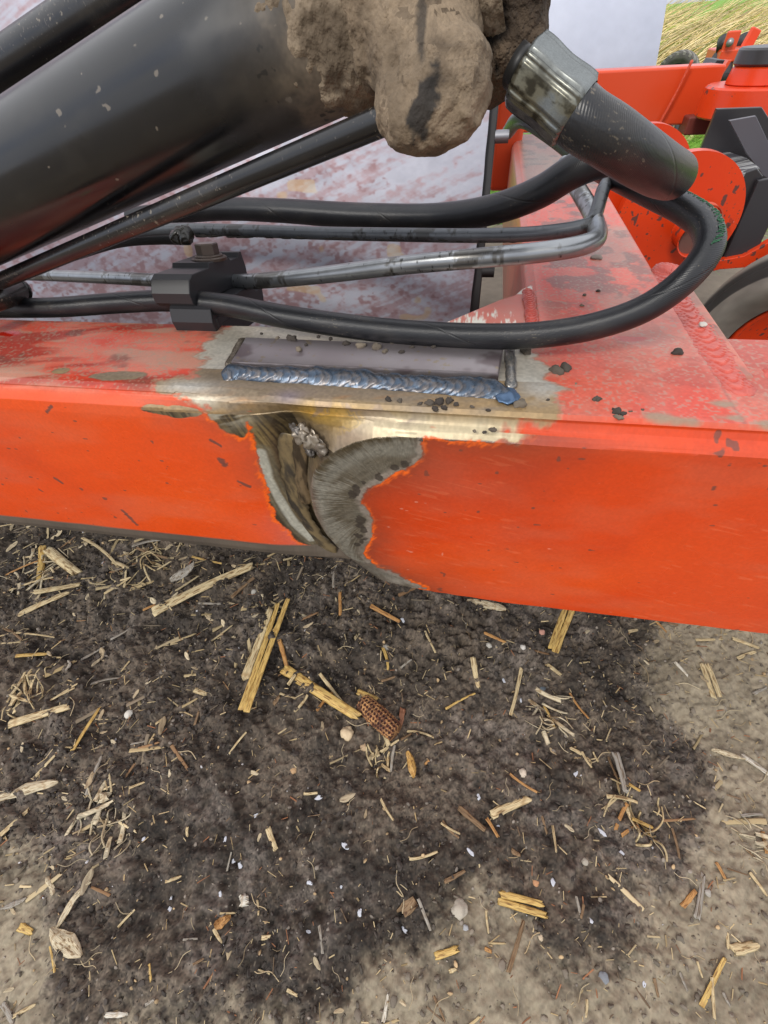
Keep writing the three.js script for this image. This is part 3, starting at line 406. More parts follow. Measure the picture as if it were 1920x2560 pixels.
// ---------------------------------------------------------------- worn steel sheets behind the beam
const wornTex = tex(1024, 1024, (u, v) => {
  const a = tnoise(u, v, 5, 5, 2), b = tnoise(u, v, 26, 4, 3), c = tnoise(u, v, 90, 3, 4), d = tnoise(u, v, 200, 2, 9), st = fbm((u + v * .6) * 9, (v - u * .6) * 90, 4, 5);
  let t = mix([.27, .275, .325], [.37, .375, .435], .5 + .6 * a);
  const low = sstep(.9, .1, v) * .30 - .06 - .34 * sstep(.80, .97, u);
  const red = sstep(-.16, .42, c * .34 + d * .40 + b * .20 + a * .42 + low + .62 * st);
  t = mix(t, mix([.27, .155, .16], [.21, .095, .095], .5 + b), red * .62);
  t = mix(t, [.145, .055, .055], .5 * sstep(.26, .56, c * .5 + d * .55 + b * .25 + low));
  t = mix(t, [.42, .30, .12], .4 * sstep(.56, .64, tnoise(u, v, 34, 2, 17)));
  return mul(t, 1 + .08 * d);
});
const wornORM = tex(512, 512, (u, v) => { const a = tnoise(u, v, 12, 4, 3), b = tnoise(u, v, 60, 3, 5); return [1, .46 + .16 * a + .1 * b, .5]; }, false);
{
  const tilt = .36, z0 = -.50, y0 = .20, at = (x, s) => [x, y0 + s * Math.cos(tilt), z0 - s * Math.sin(tilt)];
  const g = group('mouldboard', [-.3, .2, -.5], 'tall worn steel sheet with reddish stains standing behind the beam', 'steel sheet');
  const p = [], uv = [], idx = [], nx = 60, ny = 40, xr = (s) => -.010 + .012 * s, S = 1.15;
  // front, back and edges of a sheet 9 mm thick with a slightly ragged right edge
  for (let side = 0; side < 2; side++) for (let j = 0; j <= ny; j++) for (let i = 0; i <= nx; i++) { const s = j / ny * S, xe = xr(s) + .0022 * fbm(s * 34, 3, 4), x = lerp(-1.75, xe, Math.pow(i / nx, .7)), q = at(x, s), c = .0025 * fbm(x * 2, s * 3, 2, 4); p.push(q[0], q[1] + (-side * .009 + c) * Math.sin(tilt), q[2] + (-side * .009 + c) * Math.cos(tilt)); uv.push((x + 1.75) / 1.75, s / 1.15); }
  const N = (nx + 1) * (ny + 1); for (let j = 0; j < ny; j++) for (let i = 0; i < nx; i++) { const k = j * (nx + 1) + i; idx.push(k, k + 1, k + nx + 1, k + 1, k + nx + 2, k + nx + 1); idx.push(N + k, N + k + nx + 1, N + k + 1, N + k + 1, N + k + nx + 1, N + k + nx + 2); }
  for (let j = 0; j < ny; j++) { const a = j * (nx + 1) + nx, b = a + nx + 1; idx.push(a, a + N, b, b, a + N, b + N); }
  const geo = new THREE.BufferGeometry(); geo.setAttribute('position', new THREE.Float32BufferAttribute(p, 3)); geo.setAttribute('uv', new THREE.Float32BufferAttribute(uv, 2)); geo.setIndex(idx); const gc = toCreasedNormals(geo.toNonIndexed(), .5);
  const wm = mat([1, 1, 1], { map: wornTex, roughnessMap: wornORM, metalnessMap: wornORM, roughness: 1, metalness: 1 });
  part('steel_sheet', gc, wm, g);
  // dark rail and bolts behind its right edge
  const dk = mat([.018, .017, .018], { roughness: .6 });
  const rail = (x, w, th, off, s0, s1) => { const b = box(w, s1 - s0, th, .002, [0, (s1 + s0) / 2, 0]); b.applyMatrix4(new THREE.Matrix4().makeRotationX(-tilt)); b.translate(x, y0, z0); b.translate(0, -off * Math.sin(tilt), -off * Math.cos(tilt)); return b; };
  part('edge_rail', rail(-.001, .018, .03, .026, -.1, 1.1), dk, g);
  for (const s of [.06, .205, .40, .70]) { const q = at(.014, s); const b = new THREE.CylinderGeometry(.0095, .0095, .022, 6); b.rotateZ(Math.PI / 2); b.translate(q[0] + .004, q[1] - .008, q[2] - .016); part('bolt', b, s > .3 ? mat([.30, .30, .32], { metalness: .8, roughness: .4 }) : dk, g); }
  // far polished sheet
  const f = group('curved_steel_sheet', [.6, .8, -2.2], 'smooth polished steel sheet with a rounded edge behind the red bar', 'steel sheet');
  const P2 = [], U2 = [], I2 = []; const c0 = [.0555, .2289, -2.2093], c1 = [.6855, .3129, -2.4538];
  const nn = 40; for (let j = 0; j <= nn; j++) for (let i = 0; i <= nn; i++) { const s = j / nn, t = i / nn, x = lerp(c0[0] - .6, c1[0] - .13 * s + .02 * Math.sin(s * 3), t), y = c1[1] + s * 1.05, z = c1[2] - .10 - .52 * s * s + .04 * s; P2.push(x, y, z); U2.push(t, s); if (i < nn && j < nn) { const k = j * (nn + 1) + i; I2.push(k, k + 1, k + nn + 1, k + 1, k + nn + 2, k + nn + 1); } }
  const g2 = new THREE.BufferGeometry(); g2.setAttribute('position', new THREE.Float32BufferAttribute(P2, 3)); g2.setAttribute('uv', new THREE.Float32BufferAttribute(U2, 2)); g2.setIndex(I2); g2.computeVertexNormals();
  const back = g2.clone(); back.translate(0, .004, -.012);
  const polTex = tex(512, 512, (u, v) => { const a = tnoise(u, v, 5, 5, 6), b = tnoise(u, v, 40, 3, 4); return mul(mix([.42, .45, .54], [.52, .55, .64], .5 + .6 * a), 1 + .06 * b); });
  part('steel_sheet', mergeGeometries([g2, back]), mat([1, 1, 1], { map: polTex, metalness: .35, roughness: .42 }), f);
}
// ---------------------------------------------------------------- red frame, lugs, bracket and wheels farther back
{
  const g = group('rear_toolbar', [.498, .4615, -2.1954], 'clean red square bar with a drop post crossing behind the ferrule', 'machine frame');
  const A = [-.0055, .4844, -1.9033], B = [.7617, .4679, -2.0688];
  const bar = (a, b, h, d, m, name, tw = 0) => { const dv = V3(b).sub(V3(a)), L = dv.length(); const q = box(L, h, d, .008, [0, 0, 0]); q.applyQuaternion(new THREE.Quaternion().setFromUnitVectors(new THREE.Vector3(1, 0, 0), dv.normalize())); q.translate((a[0] + b[0]) / 2, (a[1] + b[1]) / 2, (a[2] + b[2]) / 2); return part(name, q, m, g); };
  bar(A, B, .155, .10, barRed, 'cross_bar');
  { const p = [.6226, .4807, -1.974]; const w = weld([[p[0] + .02, p[1] + .084, p[2]+.005], [p[0] , p[1], p[2]+.005], [p[0] - .025, p[1] - .084, p[2]+.005]], .009, .003, [0, 0, 1], { a: [.62, .075, .03], b: [.72, .10, .045], flat: 1, step: .003, pitch: .012 }); part('weld_bead', w, weldRed, g); }
  part('drop_post', box(.074, .20, .11, .012, [.0458, .4661, -1.2891]), barRed, g);
  const blk = mat([.02, .019, .021], { roughness: .4 });
  { const a = [.7769, .5341, -2.146], b = [.7434, .4146, -2.0051]; part('end_plate', plate([[.771, .5503, -2.1324], [.7976, .5488, -2.1371], [.7578, .4091, -1.9721], [.7212, .4112, -1.9657]], [0, 0, 1], .14, .002), blk, g); }
  { const h = new THREE.CylinderGeometry(.03, .03, .025, 6); h.rotateX(.5); const p = [.3162, .5063, -1.3683]; h.translate(p[0], p[1], p[2]); part('hex_bolt', toCreasedNormals(h.toNonIndexed(), .4), mat([.25, .25, .26], { metalness: .6, roughness: .35 }), g); }
  part('bar_foot', box(.10, .05, .09, .006, [.7333, .3958, -1.9817]), mat([.16, .03, .02], { roughness: .6 }), g);
  for (const pts of [[[.7482, .3746, -2.386], [.7446, .327, -2.3321], [.7414, .2645, -2.2619]], [[.797, .3644, -2.462], [.795, .3154, -2.4071], [.7934, .2512, -2.3353]]]) part('hose_drop', tube(pts, .013, 12, 10), mat([.02, .02, .022], { roughness: .5 }), g);
}

{ // rounded lugs, boss and pin on a red arm
  const g = group('lug_arm', [.5185, .3118, -1.1247], 'orange red arm with two rounded lugs, a boss ring and a steel pin', 'pivot arm');
  const disc = (c, r, th, name, m, seg = 56) => { const q = lathe([c[0], c[1], c[2] - th], c, [[0, 0], [0, r - .003], [.003, r], [th - .003, r], [1, r - .003], [1, 0]].map(([t, v]) => [t, v]), seg); return part(name, toCreasedNormals(q.toNonIndexed(), .5), m, g); };
  const c2 = [.5078, .3298, -1.0968];
  part('arm_plate', plate([[.2395, .4496, -1.13], [.3179, .4627, -1.13], [.4158, .4136, -1.13], [.6161, .2205, -1.13], [.6865, .2352, -1.13], [.7533, .2861, -1.13], [.7804, .2352, -1.13], [.7189, .2079, -1.13], [.6441, .2015, -1.13], [.573, .1806, -1.13], [.4919, .1779, -1.13], [.3948, .151, -1.13]], [0, 0, 1], .022, .002), cleanRed, g);
  const lug = (c, r, th, name) => { const q = new THREE.CylinderGeometry(r, r, th, 64, 1); q.rotateX(Math.PI / 2); q.translate(c[0], c[1], c[2] - th / 2); const n = toCreasedNormals(q.toNonIndexed(), .5); boxUV(n); return part(name, n, cleanRed, g); };
  lug([.4666, .333, -1.0601], .139, .03, 'front_lug'); lug([.4275, .3466, -1.3689], .136, .03, 'rear_lug');
  const ring = (c, ro, ri, th, m, name) => { const sh = new THREE.Shape(); sh.absarc(0, 0, ro, 0, 6.2832, false); const h = new THREE.Path(); h.absarc(0, 0, ri, 0, 6.2832, true); sh.holes.push(h); const q = new THREE.ExtrudeGeometry(sh, { depth: th, bevelEnabled: true, bevelSize: .003, bevelThickness: .003, bevelSegments: 2, curveSegments: 40 }); boxUV(q); q.translate(c[0], c[1], c[2] - th); return part(name, q, m, g); };
  ring([.484, .3265, -.951], .056, .036, .06, cleanRed, 'boss_ring');
  ring([.5176, .3419, -1.0246], .060, .036, .02, mat([.60, .11, .06], { roughness: .3 }), 'washer_ring');
  { const c = [.491, .3211, -.9694]; const q = new THREE.CylinderGeometry(.034, .034, .05, 36); q.rotateX(Math.PI / 2); q.translate(c[0], c[1], c[2] - .02); part('pin', q, mat([.17, .09, .075], { metalness: .4, roughness: .45 }), g); }
}
{ // black angle bracket
  const m = new THREE.MeshPhysicalMaterial({ color: rgb(.022, .021, .024), roughness: .32, clearcoat: .4, clearcoatRoughness: .3, side: THREE.DoubleSide });
  const g = group('angle_bracket', [.6597, .3457, -1.2721], 'glossy black folded bracket beside the orange lugs', 'bracket');
  part('back_plate', plate([[.5767, .4001, -1.4], [.5801, .5024, -1.4], [.6875, .5013, -1.4], [.7518, .4495, -1.4], [.8124, .3341, -1.4], [.6534, .3562, -1.4]], [0, 0, 1], .014, .002), m, g);
  part('sloping_plate', plate([[.5089, .4096, -1.3228], [.6444, .4096, -1.4511], [.6718, .4096, -1.3217], [.6624, .4096, -1.2051], [.5634, .4096, -1.109], [.5114, .4096, -1.1815]], [0, 1, 0], .012, .001), mat([1, 1, 1], { map: setRep(tex(256, 256, (u, v) => { const a = fbm(u * 6 + v * 30, v * 5, 4, 3); return mix([.11, .105, .115], [.52, .52, .50], sstep(.0, .4, a)); }), 4), metalness: .5, roughness: .34 }), g);
  part('side_plate', plate([[.5837, .3992, -1.16], [.637, .4176, -1.16], [.6577, .4022, -1.16], [.6903, .2106, -1.16], [.6488, .2105, -1.16], [.5984, .3016, -1.16]], [0, 0, 1], .016, .002), m, g);
  part('front_plate', plate([[.6453, .396, -1.145], [.6958, .4043, -1.145], [.7174, .3219, -1.145], [.7196, .2166, -1.145], [.6485, .2145, -1.145]], [0, 0, 1], .012, .002), mat([.030, .029, .033], { roughness: .5 }), g);
  part('gusset_plate', plate([[.5861, .4899, -1.3], [.6421, .4969, -1.3], [.7985, .346, -1.3], [.7203, .3739, -1.3], [.6588, .4218, -1.3]], [0, 0, 1], .012, .001), mat([.13, .125, .145], { metalness: .5, roughness: .34 }), g);
}
{ // pivot hub with a black cap
  const g = group('pivot_hub', [.791, .5069, -1.8617], 'orange pivot hub with a wide flange and a flat black cap', 'hub');
  const c = [.8203, .4766, -1.8349], up = (y0, y1, r0, r1, m, name, sx = 1) => { const q = new THREE.LatheGeometry([[0, y0], [r0 - .006, y0], [r0, y0 + .005], [r1, y1 - .005], [r1 - .006, y1], [0, y1]].map((v) => new THREE.Vector2(Math.max(v[0], 1e-4), v[1])), 48); const n = toCreasedNormals(q.toNonIndexed(), .5); n.translate(c[0], c[1], c[2]); boxUV(n); return part(name, n, m, g); };
  up(-.045, .032, .150, .145, cleanRed, 'flange'); up(.030, .076, .092, .086, cleanRed, 'collar'); up(.076, .116, .090, .087, mat([.035, .034, .036], { roughness: .35 }), 'cap');
  const st = new THREE.CylinderGeometry(.075, .075, .12, 28); st.translate(c[0] + .02, c[1] - .10, c[2]); part('stem', st, mat([.025, .023, .024], { roughness: .5 }), g);
}
{ // far clevis on its post
  const g = group('clevis_post', [1.0039, .4986, -2.7367], 'small orange clevis with bolts on a dark post', 'clevis');
  const red = barRed, dk = mat([.03, .028, .03], { roughness: .5 });
  part('top_plate', box(.26, .04, .2, .006, [1.0821, .5265, -2.7865]), red, g);
  part('ear', box(.052, .075, .02, .006, [.9793, .5652, -2.6989]), red, g); part('ear', box(.05, .08, .02, .006, [1.1092, .5614, -2.8621], [0, .3, -.3]), red, g);
  part('post', lathe([.9849, .4457, -2.6734], [.9849, .5236, -2.7601], [[0, 0], [0, .042], [1, .042], [1, 0]], 24), dk, g);
  part('bolt', lathe([.9655, .5506, -2.7248], [.9672, .5764, -2.7539], [[0, 0], [0, .026], [1, .026], [1, 0]], 20), dk, g); part('bolt', lathe([1.0998, .5387, -2.8801], [1.0998, .5657, -2.9101], [[0, 0], [0, .034], [1, .034], [1, 0]], 20), dk, g);
  part('pin_head', lathe([.9723, .5683, -2.6855], [.9647, .5693, -2.6621], [[0, 0], [0, .014], [1, .014], [1, 0]], 16), mat([.35, .35, .34], { metalness: .7, roughness: .4 }), g);
  part('arm', plate([[1.0823, .5378, -2.6476], [1.1561, .5427, -2.6708], [1.1607, .5083, -2.6336], [1.0606, .5139, -2.6159]], [0, 0, 1], .1, .003), red, g);
  part('strut', plate([[.9385, .5242, -2.5223], [.9515, .5235, -2.5246], [.9255, .4529, -2.4398], [.906, .454, -2.4364]], [0, 0, 1], .06, .002), red, g);
}
function tyre(name, c, R, wd, lugs, label, turn, seed) { // lugged tyre with its axle along x, then turned
  const g = group(name, c, label, 'tyre'); g.rotation.set(...turn);
  const add = (n, geo, m) => { const o = new THREE.Mesh(geo, m); o.name = n; o.castShadow = o.receiveShadow = true; g.add(o); return o; };
  const t = mat([1, 1, 1], { map: setRep(tex(256, 256, (u, v) => { const a = tnoise(u, v, 8, 4, seed), b = tnoise(u, v, 50, 2, 3); return mul(mix([.055, .052, .050], [.14, .132, .118], .5 + .7 * a), 1 + .2 * b); }), 3), roughness: .85 }), tl = mat([.235, .225, .20], { roughness: .85 });
  const prof = [[R * .56, -wd * .34], [R * .74, -wd * .50], [R * .90, -wd * .49], [R * .955, -wd * .40], [R * .97, 0], [R * .955, wd * .40], [R * .90, wd * .49], [R * .74, wd * .50], [R * .56, wd * .34]];
  const body = new THREE.LatheGeometry(new THREE.SplineCurve(prof.map((p) => new THREE.Vector2(p[0], p[1]))).getPoints(40), 72); body.rotateZ(Math.PI / 2); add('tyre_body', body, t);
  const lg = (side) => { const b = new THREE.BoxGeometry(wd * .62, R * .10, R * .115, 10, 1, 1), p = b.attributes.position; for (let i = 0; i < p.count; i++) { const x = p.getX(i), a = (p.getZ(i) + (x + wd * .31) * .85 * 1) / R, rr = R * .965 + p.getY(i) - Math.pow(Math.abs(x * .95 + wd * .22) / (wd * .5), 3) * R * .05; p.setXYZ(i, (x + wd * .21) * side, rr * Math.cos(a), rr * Math.sin(a)); } b.computeVertexNormals(); return b; };
  for (const s of [1, -1]) { const base = lg(s); for (let i = 0; i < lugs; i++) { const q = base.clone(); q.rotateX((i + (s > 0 ? .5 : 0)) / lugs * Math.PI * 2); add('lug', q, tl); } }
  const rim = new THREE.LatheGeometry([[.02, wd * .1], [R * .5, wd * .12], [R * .58, wd * .33], [R * .6, wd * .36]].map((p) => new THREE.Vector2(...p)), 40); rim.rotateZ(-Math.PI / 2); add('rim', rim, mat([.05, .047, .044], { roughness: .8 }));
  return g;
}
{ // ribbed implement tyre: rounded ribs with dark grooves between
  const c = [.9633, -.0096, -.9495], R = .38, g = group('ribbed_tyre', c, 'dusty grey ribbed tyre at the right edge behind the beam', 'tyre'); g.rotation.set(.12, .62, 0);
  const pr = []; for (let i = 0; i <= 120; i++) { const t = i / 120, x = lerp(-.17, .17, t), u = Math.abs(x) / .17, rib = Math.pow(Math.abs(Math.sin(t * Math.PI * 3.5)), .35); pr.push([R * (1 - .05 * u * u - .10 * Math.pow(u, 8)) - .030 * (1 - rib) * (u < .93 ? 1 : 0), x]); }
  const side = []; for (let i = 0; i <= 24; i++) { const t = i / 24; side.push([lerp(.24, R * .85, t), -.17 + .03 * (1 - t) - .028 * Math.sin(t * Math.PI)]); }
  const geo = new THREE.LatheGeometry([...side, ...pr].map((p) => new THREE.Vector2(...p)), 120), P = geo.attributes.position, C = []; geo.rotateZ(-Math.PI / 2); geo.rotateX(0);
  for (let i = 0; i < P.count; i++) { const x = P.getX(i), y = P.getY(i), z = P.getZ(i), r = Math.hypot(y, z), a = Math.atan2(y, z), u = Math.abs(x) / .17, n = fbm(a * 9 + x * 20, r * 40 + x * 16, 4, 6), top = R * (1 - .05 * u * u), d = u < 1.02 && r > R * .84 ? sstep(.004, .014, top - r) : .25; C.push(...mul(mix([.25, .235, .205], [.030, .029, .028], d), 1 + .35 * n)); }
  geo.setAttribute('color', new THREE.Float32BufferAttribute(C, 3));
  const add = (n, q, m) => { const o = new THREE.Mesh(q, m); o.name = n; o.castShadow = o.receiveShadow = true; g.add(o); };
  add('tyre_body', geo, mat([1, 1, 1], { vertexColors: true, roughness: .9 }));
  const rim = new THREE.LatheGeometry([[.02, -.04], [.17, -.05], [.225, -.12], [.25, -.135], [.25, .1]].map((p) => new THREE.Vector2(...p)), 48); rim.rotateZ(-Math.PI / 2); add('rim', rim, cleanRed);
}
{ const g = tyre('small_tyre', [1.0228, .3981, -3.5385], .115, .10, 20, 'small dark tyre half hidden above the red bar', [0, 1.2, 0], 5); }
// ---------------------------------------------------------------- hydraulic cylinder
const blackPaint = new THREE.MeshPhysicalMaterial({ color: rgb(1, 1, 1), roughness: .25, ior: 1.6, side: THREE.DoubleSide,
  map: setRep(tex(1024, 512, (u, v) => { const a = tnoise(u, v, 5, 5, 2), b = tnoise(u, v, 60, 3, 3), c = tnoise(u, v, 150, 2, 6); let t = mul([.008, .008, .009], 1 + .8 * a); t = mix(t, [.036, .032, .027], .6 * sstep(.08, .6, a + .3 * b)); t = mix(t, [.20, .17, .13], .8 * sstep(.60, .68, b)); t = mix(t, [.14, .12, .10], .5 * sstep(.55, .7, c)); return t; }), 3.2) });
const mudTex = tex(1024, 1024, (u, v) => { const a = tnoise(u, v, 5, 5, 4), b = tnoise(u, v, 20, 5, 5), c = tnoise(u, v, 90, 3, 6); let t = mix([.125, .093, .062], [.29, .225, .155], sstep(-.35, .35, a + .4 * b)); t = mix(t, [.095, .072, .050], .45 * sstep(.0, .7, b - .3 * a)); return mul(t, 1 + .25 * c); });
const mudBump = tex(1024, 1024, (u, v) => { const n = .5 + .30 * tnoise(u, v, 14, 5, 8) + .2 * tnoise(u, v, 70, 3, 9); return [n, n, n]; }, false);
const mudMat = mat([1, 1, 1], { map: setRep(mudTex, 7), bumpMap: setRep(mudBump, 7), bumpScale: .0032, roughness: .96 });
const mudDark = mat([.34, .30, .27], { map: setRep(mudTex, 7), bumpMap: setRep(mudBump, 7), bumpScale: .006, roughness: .96 });
const mudV = mudMat.clone(); mudV.vertexColors = true; const mudDarkV = mudDark.clone(); mudDarkV.vertexColors = true;
{
  const g = group('hydraulic_cylinder', [-.1, .71, -.127], 'big black hydraulic cylinder with dried mud caked on its end', 'hydraulic cylinder');
  const A = new THREE.Vector3(.005, .738, -.124), D = new THREE.Vector3(.965, .261, .034).normalize(), at = (k) => A.clone().addScaledVector(D, k);
  const U = new THREE.Vector3(0, 0, 1).cross(D).normalize(), Wv = D.clone().cross(U).normalize(); // Wv points to the viewer's side
  const c = new THREE.CylinderGeometry(.05, .05, 1, 96, 1, true);
  // barrel as a fine tube with uv in metres
  const shell = (k0, k1, na, nk, rf, a0 = 0, a1 = Math.PI * 2) => { const p = [], uv = [], idx = []; for (let j = 0; j <= nk; j++) for (let i = 0; i <= na; i++) { const k = lerp(k0, k1, j / nk), a = lerp(a0, a1, i / na), r = rf(k, a), q = at(k).addScaledVector(U, Math.cos(a) * r).addScaledVector(Wv, Math.sin(a) * r); p.push(q.x, q.y, q.z); uv.push(k, a * .05); if (i < na && j < nk) { const t = j * (na + 1) + i; idx.push(t, t + 1, t + na + 1, t + 1, t + na + 2, t + na + 1); } } const s = new THREE.BufferGeometry(); s.setAttribute('position', new THREE.Float32BufferAttribute(p, 3)); s.setAttribute('uv', new THREE.Float32BufferAttribute(uv, 2)); s.setIndex(idx); s.computeVertexNormals(); return s; };
  const bar = shell(-.95, -.02, 96, 4, () => .05); { const t = bar.attributes.uv; for (let i = 0; i < t.count; i++) t.setXY(i, (t.getX(i) + .95) / .93, t.getY(i) / (.05 * Math.PI * 2)); }
  const barTex = tex(2048, 512, (u, v) => { const k = u * .93 - .95, w = v * .314, a = fbm(k * 9, w * 9, 4, 2), b = fbm(k * 60, w * 60, 4, 3), c = vnoise(k * 500, w * 500, 4), e = fbm(k * 26 + w * 8, w * 40, 4, 5); let t = mul([.0065, .0065, .0072], 1 + .6 * a); t = mix(t, [.018, .0165, .015], .6 * sstep(.15, .7, e)); t = mix(t, [.085, .068, .050], .75 * sstep(-.205, -.125, k + .035 * a + .02 * e)); t = mix(t, [.17, .132, .092], .85 * sstep(-.165, -.112, k + .04 * b + .03 * a)); t = mix(t, [.16, .135, .105], .8 * sstep(.70, .76, fbm(k * 90, w * 120, 3, 8))); t = mix(t, [.004, .004, .004], .8 * sstep(.58, .64, fbm(k * 120 + 9, w * 120, 3, 9))); return mul(t, 1 + .2 * c * sstep(-.22, -.12, k)); }, true, THREE.ClampToEdgeWrapping);
  const barRough = tex(1024, 256, (u, v) => { const k = u * .93 - .95, w = v * .314, a = fbm(k * 20, w * 30, 4, 6), r = .20 + .10 * a + .5 * sstep(-.20, -.13, k + .03 * a); return [1, r, 0]; }, false, THREE.ClampToEdgeWrapping);
  part('barrel', bar, new THREE.MeshPhysicalMaterial({ map: barTex, roughnessMap: barRough, roughness: 1, ior: 1.62, side: THREE.DoubleSide }), g);
  // mud caked on the barrel, thick near its end, thinning out in patches
  part('mud_crust', shell(-.225, -.012, 170, 190, (k, a) => { const n = fbm(k * 46, a * 2.4, 5, 3), t = .0085 * sstep(-.165, -.095, k + .022 * fbm(a * 2.2, k * 20, 3, 7)) + .0062 * n + .0018 * fbm(k * 210, a * 10, 3, 5) - .0030 - .010 * sstep(-.12, -.21, k); return .0502 + t; }), mudMat, g, 'tan dried mud crust over the barrel end');
  // oil line running along underneath, and its port block
  const oA = new THREE.Vector3(.067, .698, -.025), oD = new THREE.Vector3(.9435, .268, .193).normalize(), ol = (k) => { const q = oA.clone().addScaledVector(oD, k); return [q.x, q.y, q.z]; };
  part('oil_line', tube([ol(-1.0), ol(-.7), ol(-.4), ol(-.2), ol(-.13)], .0082, 60, 24), blackPaint, g);
  const blob = (c0, rx, ry, rz, n, amp, seed, rot, ex = 2.6, gaps = []) => { const cols = []; let q = new THREE.SphereGeometry(1, 120, 90), p = q.attributes.position; const s = rng(seed)() * 40; for (let i = 0; i < p.count; i++) { let x = p.getX(i), y = p.getY(i), z = p.getZ(i); const m = Math.pow(Math.pow(Math.abs(x), ex) + Math.pow(Math.abs(y), ex) + Math.pow(Math.abs(z), ex), -1 / ex); const nn = fbm(x * n + s + z, y * n + s - z * .7, 5, 3), n2 = fbm(x * n * 4 + s, y * n * 4 + z * 5, 3, 6), cr = -Math.max(0, .06 - Math.abs(fbm(x * 2.0 + z + s, y * 2.0 + s, 3, 9))) * 1.2; const r = m * (1 + amp * (nn + .4 * n2 + cr)); let gp = 0; for (const [gx, gy, sx, sy, tl] of gaps) if (z > -.1) { const dx = x - gx - tl * (y - gy), dy = y - gy; gp = Math.max(gp, sstep(1.0, .82, Math.hypot(dx / sx, dy / sy) + .5 * fbm(x * 7 + s, y * 7, 4, 4))); } const rg = r * (1 - .07 * gp); cols.push(...mix([1, 1, 1], [.11, .12, .14], gp)); p.setXYZ(i, x * rg * rx, y * rg * ry, z * rg * rz); } q.setAttribute('color', new THREE.Float32BufferAttribute(cols, 3)); q.setAttribute('uv', new THREE.BufferAttribute(new Float32Array(p.count * 2), 2)); q.computeVertexNormals(); q = faceUV(q); q.applyMatrix4(new THREE.Matrix4().makeRotationFromEuler(new THREE.Euler(...rot))); q.translate(...c0); return q; };
  // mud round the barrel end and its port block, as one mass
  {
    const N = 116, ext = .092, O = V3([-.0533, .6825, -.0895]), mc = new MarchingCubes(N, mudV, false, false, 240000), lob = V3([-.0335, .6704, -.0505]), lob2 = V3([-.0448, .6607, -.0416]), lob3 = V3([-.0168, .6734, -.0533]), neck = V3([-.0468, .6898, -.0734]), P = new THREE.Vector3(), q = new THREE.Vector3();
    const ell = (p, c, r) => { const x = (p.x - c.x) / r[0], y = (p.y - c.y) / r[1], z = (p.z - c.z) / r[2], k = Math.hypot(x, y, z); return (k - 1) * Math.min(...r); };
    const smin = (a, b, k) => { const h = clamp(.5 + .5 * (b - a) / k); return b + (a - b) * h - k * h * (1 - h); };
    const field = (p) => { q.copy(p).sub(A); const k = q.dot(D), rad = Math.sqrt(Math.max(0, q.lengthSq() - k * k)); const cyl = Math.max(rad - .0565, Math.abs(k + .062) - .034); let d = smin(cyl, ell(p, neck, [.032, .030, .024]), .018); d = smin(d, ell(p, lob, [.026, .024, .025]), .022); d = smin(d, ell(p, lob2, [.022, .016, .020]), .016); d = smin(d, ell(p, lob3, [.013, .018, .018]), .012);
      if (d > .014 || d < -.014) return d; return d - .0034 * fbm(p.x * 44 + p.z * 26, p.y * 52 - p.z * 24, 4, 3) - .0016 * fbm(p.x * 130 + 5, p.y * 130 + p.z * 90, 3, 7); };
    for (let z = 0, k = 0; z < N; z++) for (let y = 0; y < N; y++) for (let x = 0; x < N; x++, k++) mc.field[k] = -field(P.set((x - N / 2) / (N / 2) * ext + O.x, (y - N / 2) / (N / 2) * ext + O.y, (z - N / 2) / (N / 2) * ext + O.z));
    mc.isolation = 0; mc.update();
    const cnt = mc.count, mg = new THREE.BufferGeometry(); mg.setAttribute('position', new THREE.BufferAttribute(mc.positionArray.slice(0, cnt * 3), 3)); mg.setAttribute('normal', new THREE.BufferAttribute(mc.normalArray.slice(0, cnt * 3), 3));
    mg.scale(ext, ext, ext); mg.translate(O.x, O.y, O.z); mg.deleteAttribute('normal'); const mm = mergeVertices(mg, 1e-5); mm.computeVertexNormals();
    const g0 = V3([-.0378, .6693, -.0074]), g1 = V3([-.0435, .6624, -.0014]), g2 = V3([-.0424, .6995, -.0369]), pp = mm.attributes.position, cc = []; for (let i = 0; i < pp.count; i++) { P.fromBufferAttribute(pp, i); const nz = .5 * fbm(P.x * 160, P.y * 160, 4, 5), a = Math.hypot((P.x - g0.x - .25 * (P.y - g0.y)) / .0092, (P.y - g0.y) / .0215, (P.z - g0.z) / .035), b = Math.hypot((P.x - g1.x) / .009, (P.y - g1.y) / .008, (P.z - g1.z) / .02), c = Math.hypot((P.x - g2.x + .12 * (P.y - g2.y)) / .0028, (P.y - g2.y) / .022, (P.z - g2.z) / .03), m = Math.max(sstep(1, .8, a + nz), .75 * sstep(1, .7, b + nz), .8 * sstep(1, .7, c + nz)); cc.push(...mix([.80, .77, .74], [.13, .14, .17], m)); }
    mm.setAttribute('color', new THREE.Float32BufferAttribute(cc, 3)); part('mud_clump', faceUV(mm), mudV, g, 'thick tan dried mud over the barrel end and port, dark where it fell away');
  }
  part('rod_end', blob([-.0116, .7078, -.1308], .038, .050, .042, 2.2, .10, 7, [0, 0, .12], 3.4, [[.12, -.12, .22, .42, 0]]), mudDarkV, g, 'dark mud-coated rod end');
  part('port_collar', lathe([.0105, .6762, -.0781], [.0187, .6716, -.0689], [[0, .0], [0, .0085], [1, .0085], [1, 0]], 28), mat([.07, .06, .05], { metalness: .7, roughness: .4 }), g);
  part('hex_nut', (() => { const q = lathe([.02, .683, -.1304], [.0243, .6804, -.124], [[0, 0], [0, .011], [1, .011], [1, 0]], 6); return toCreasedNormals(q.toNonIndexed(), .4); })(), mat([.45, .46, .44], { metalness: .7, roughness: .4 }), g);
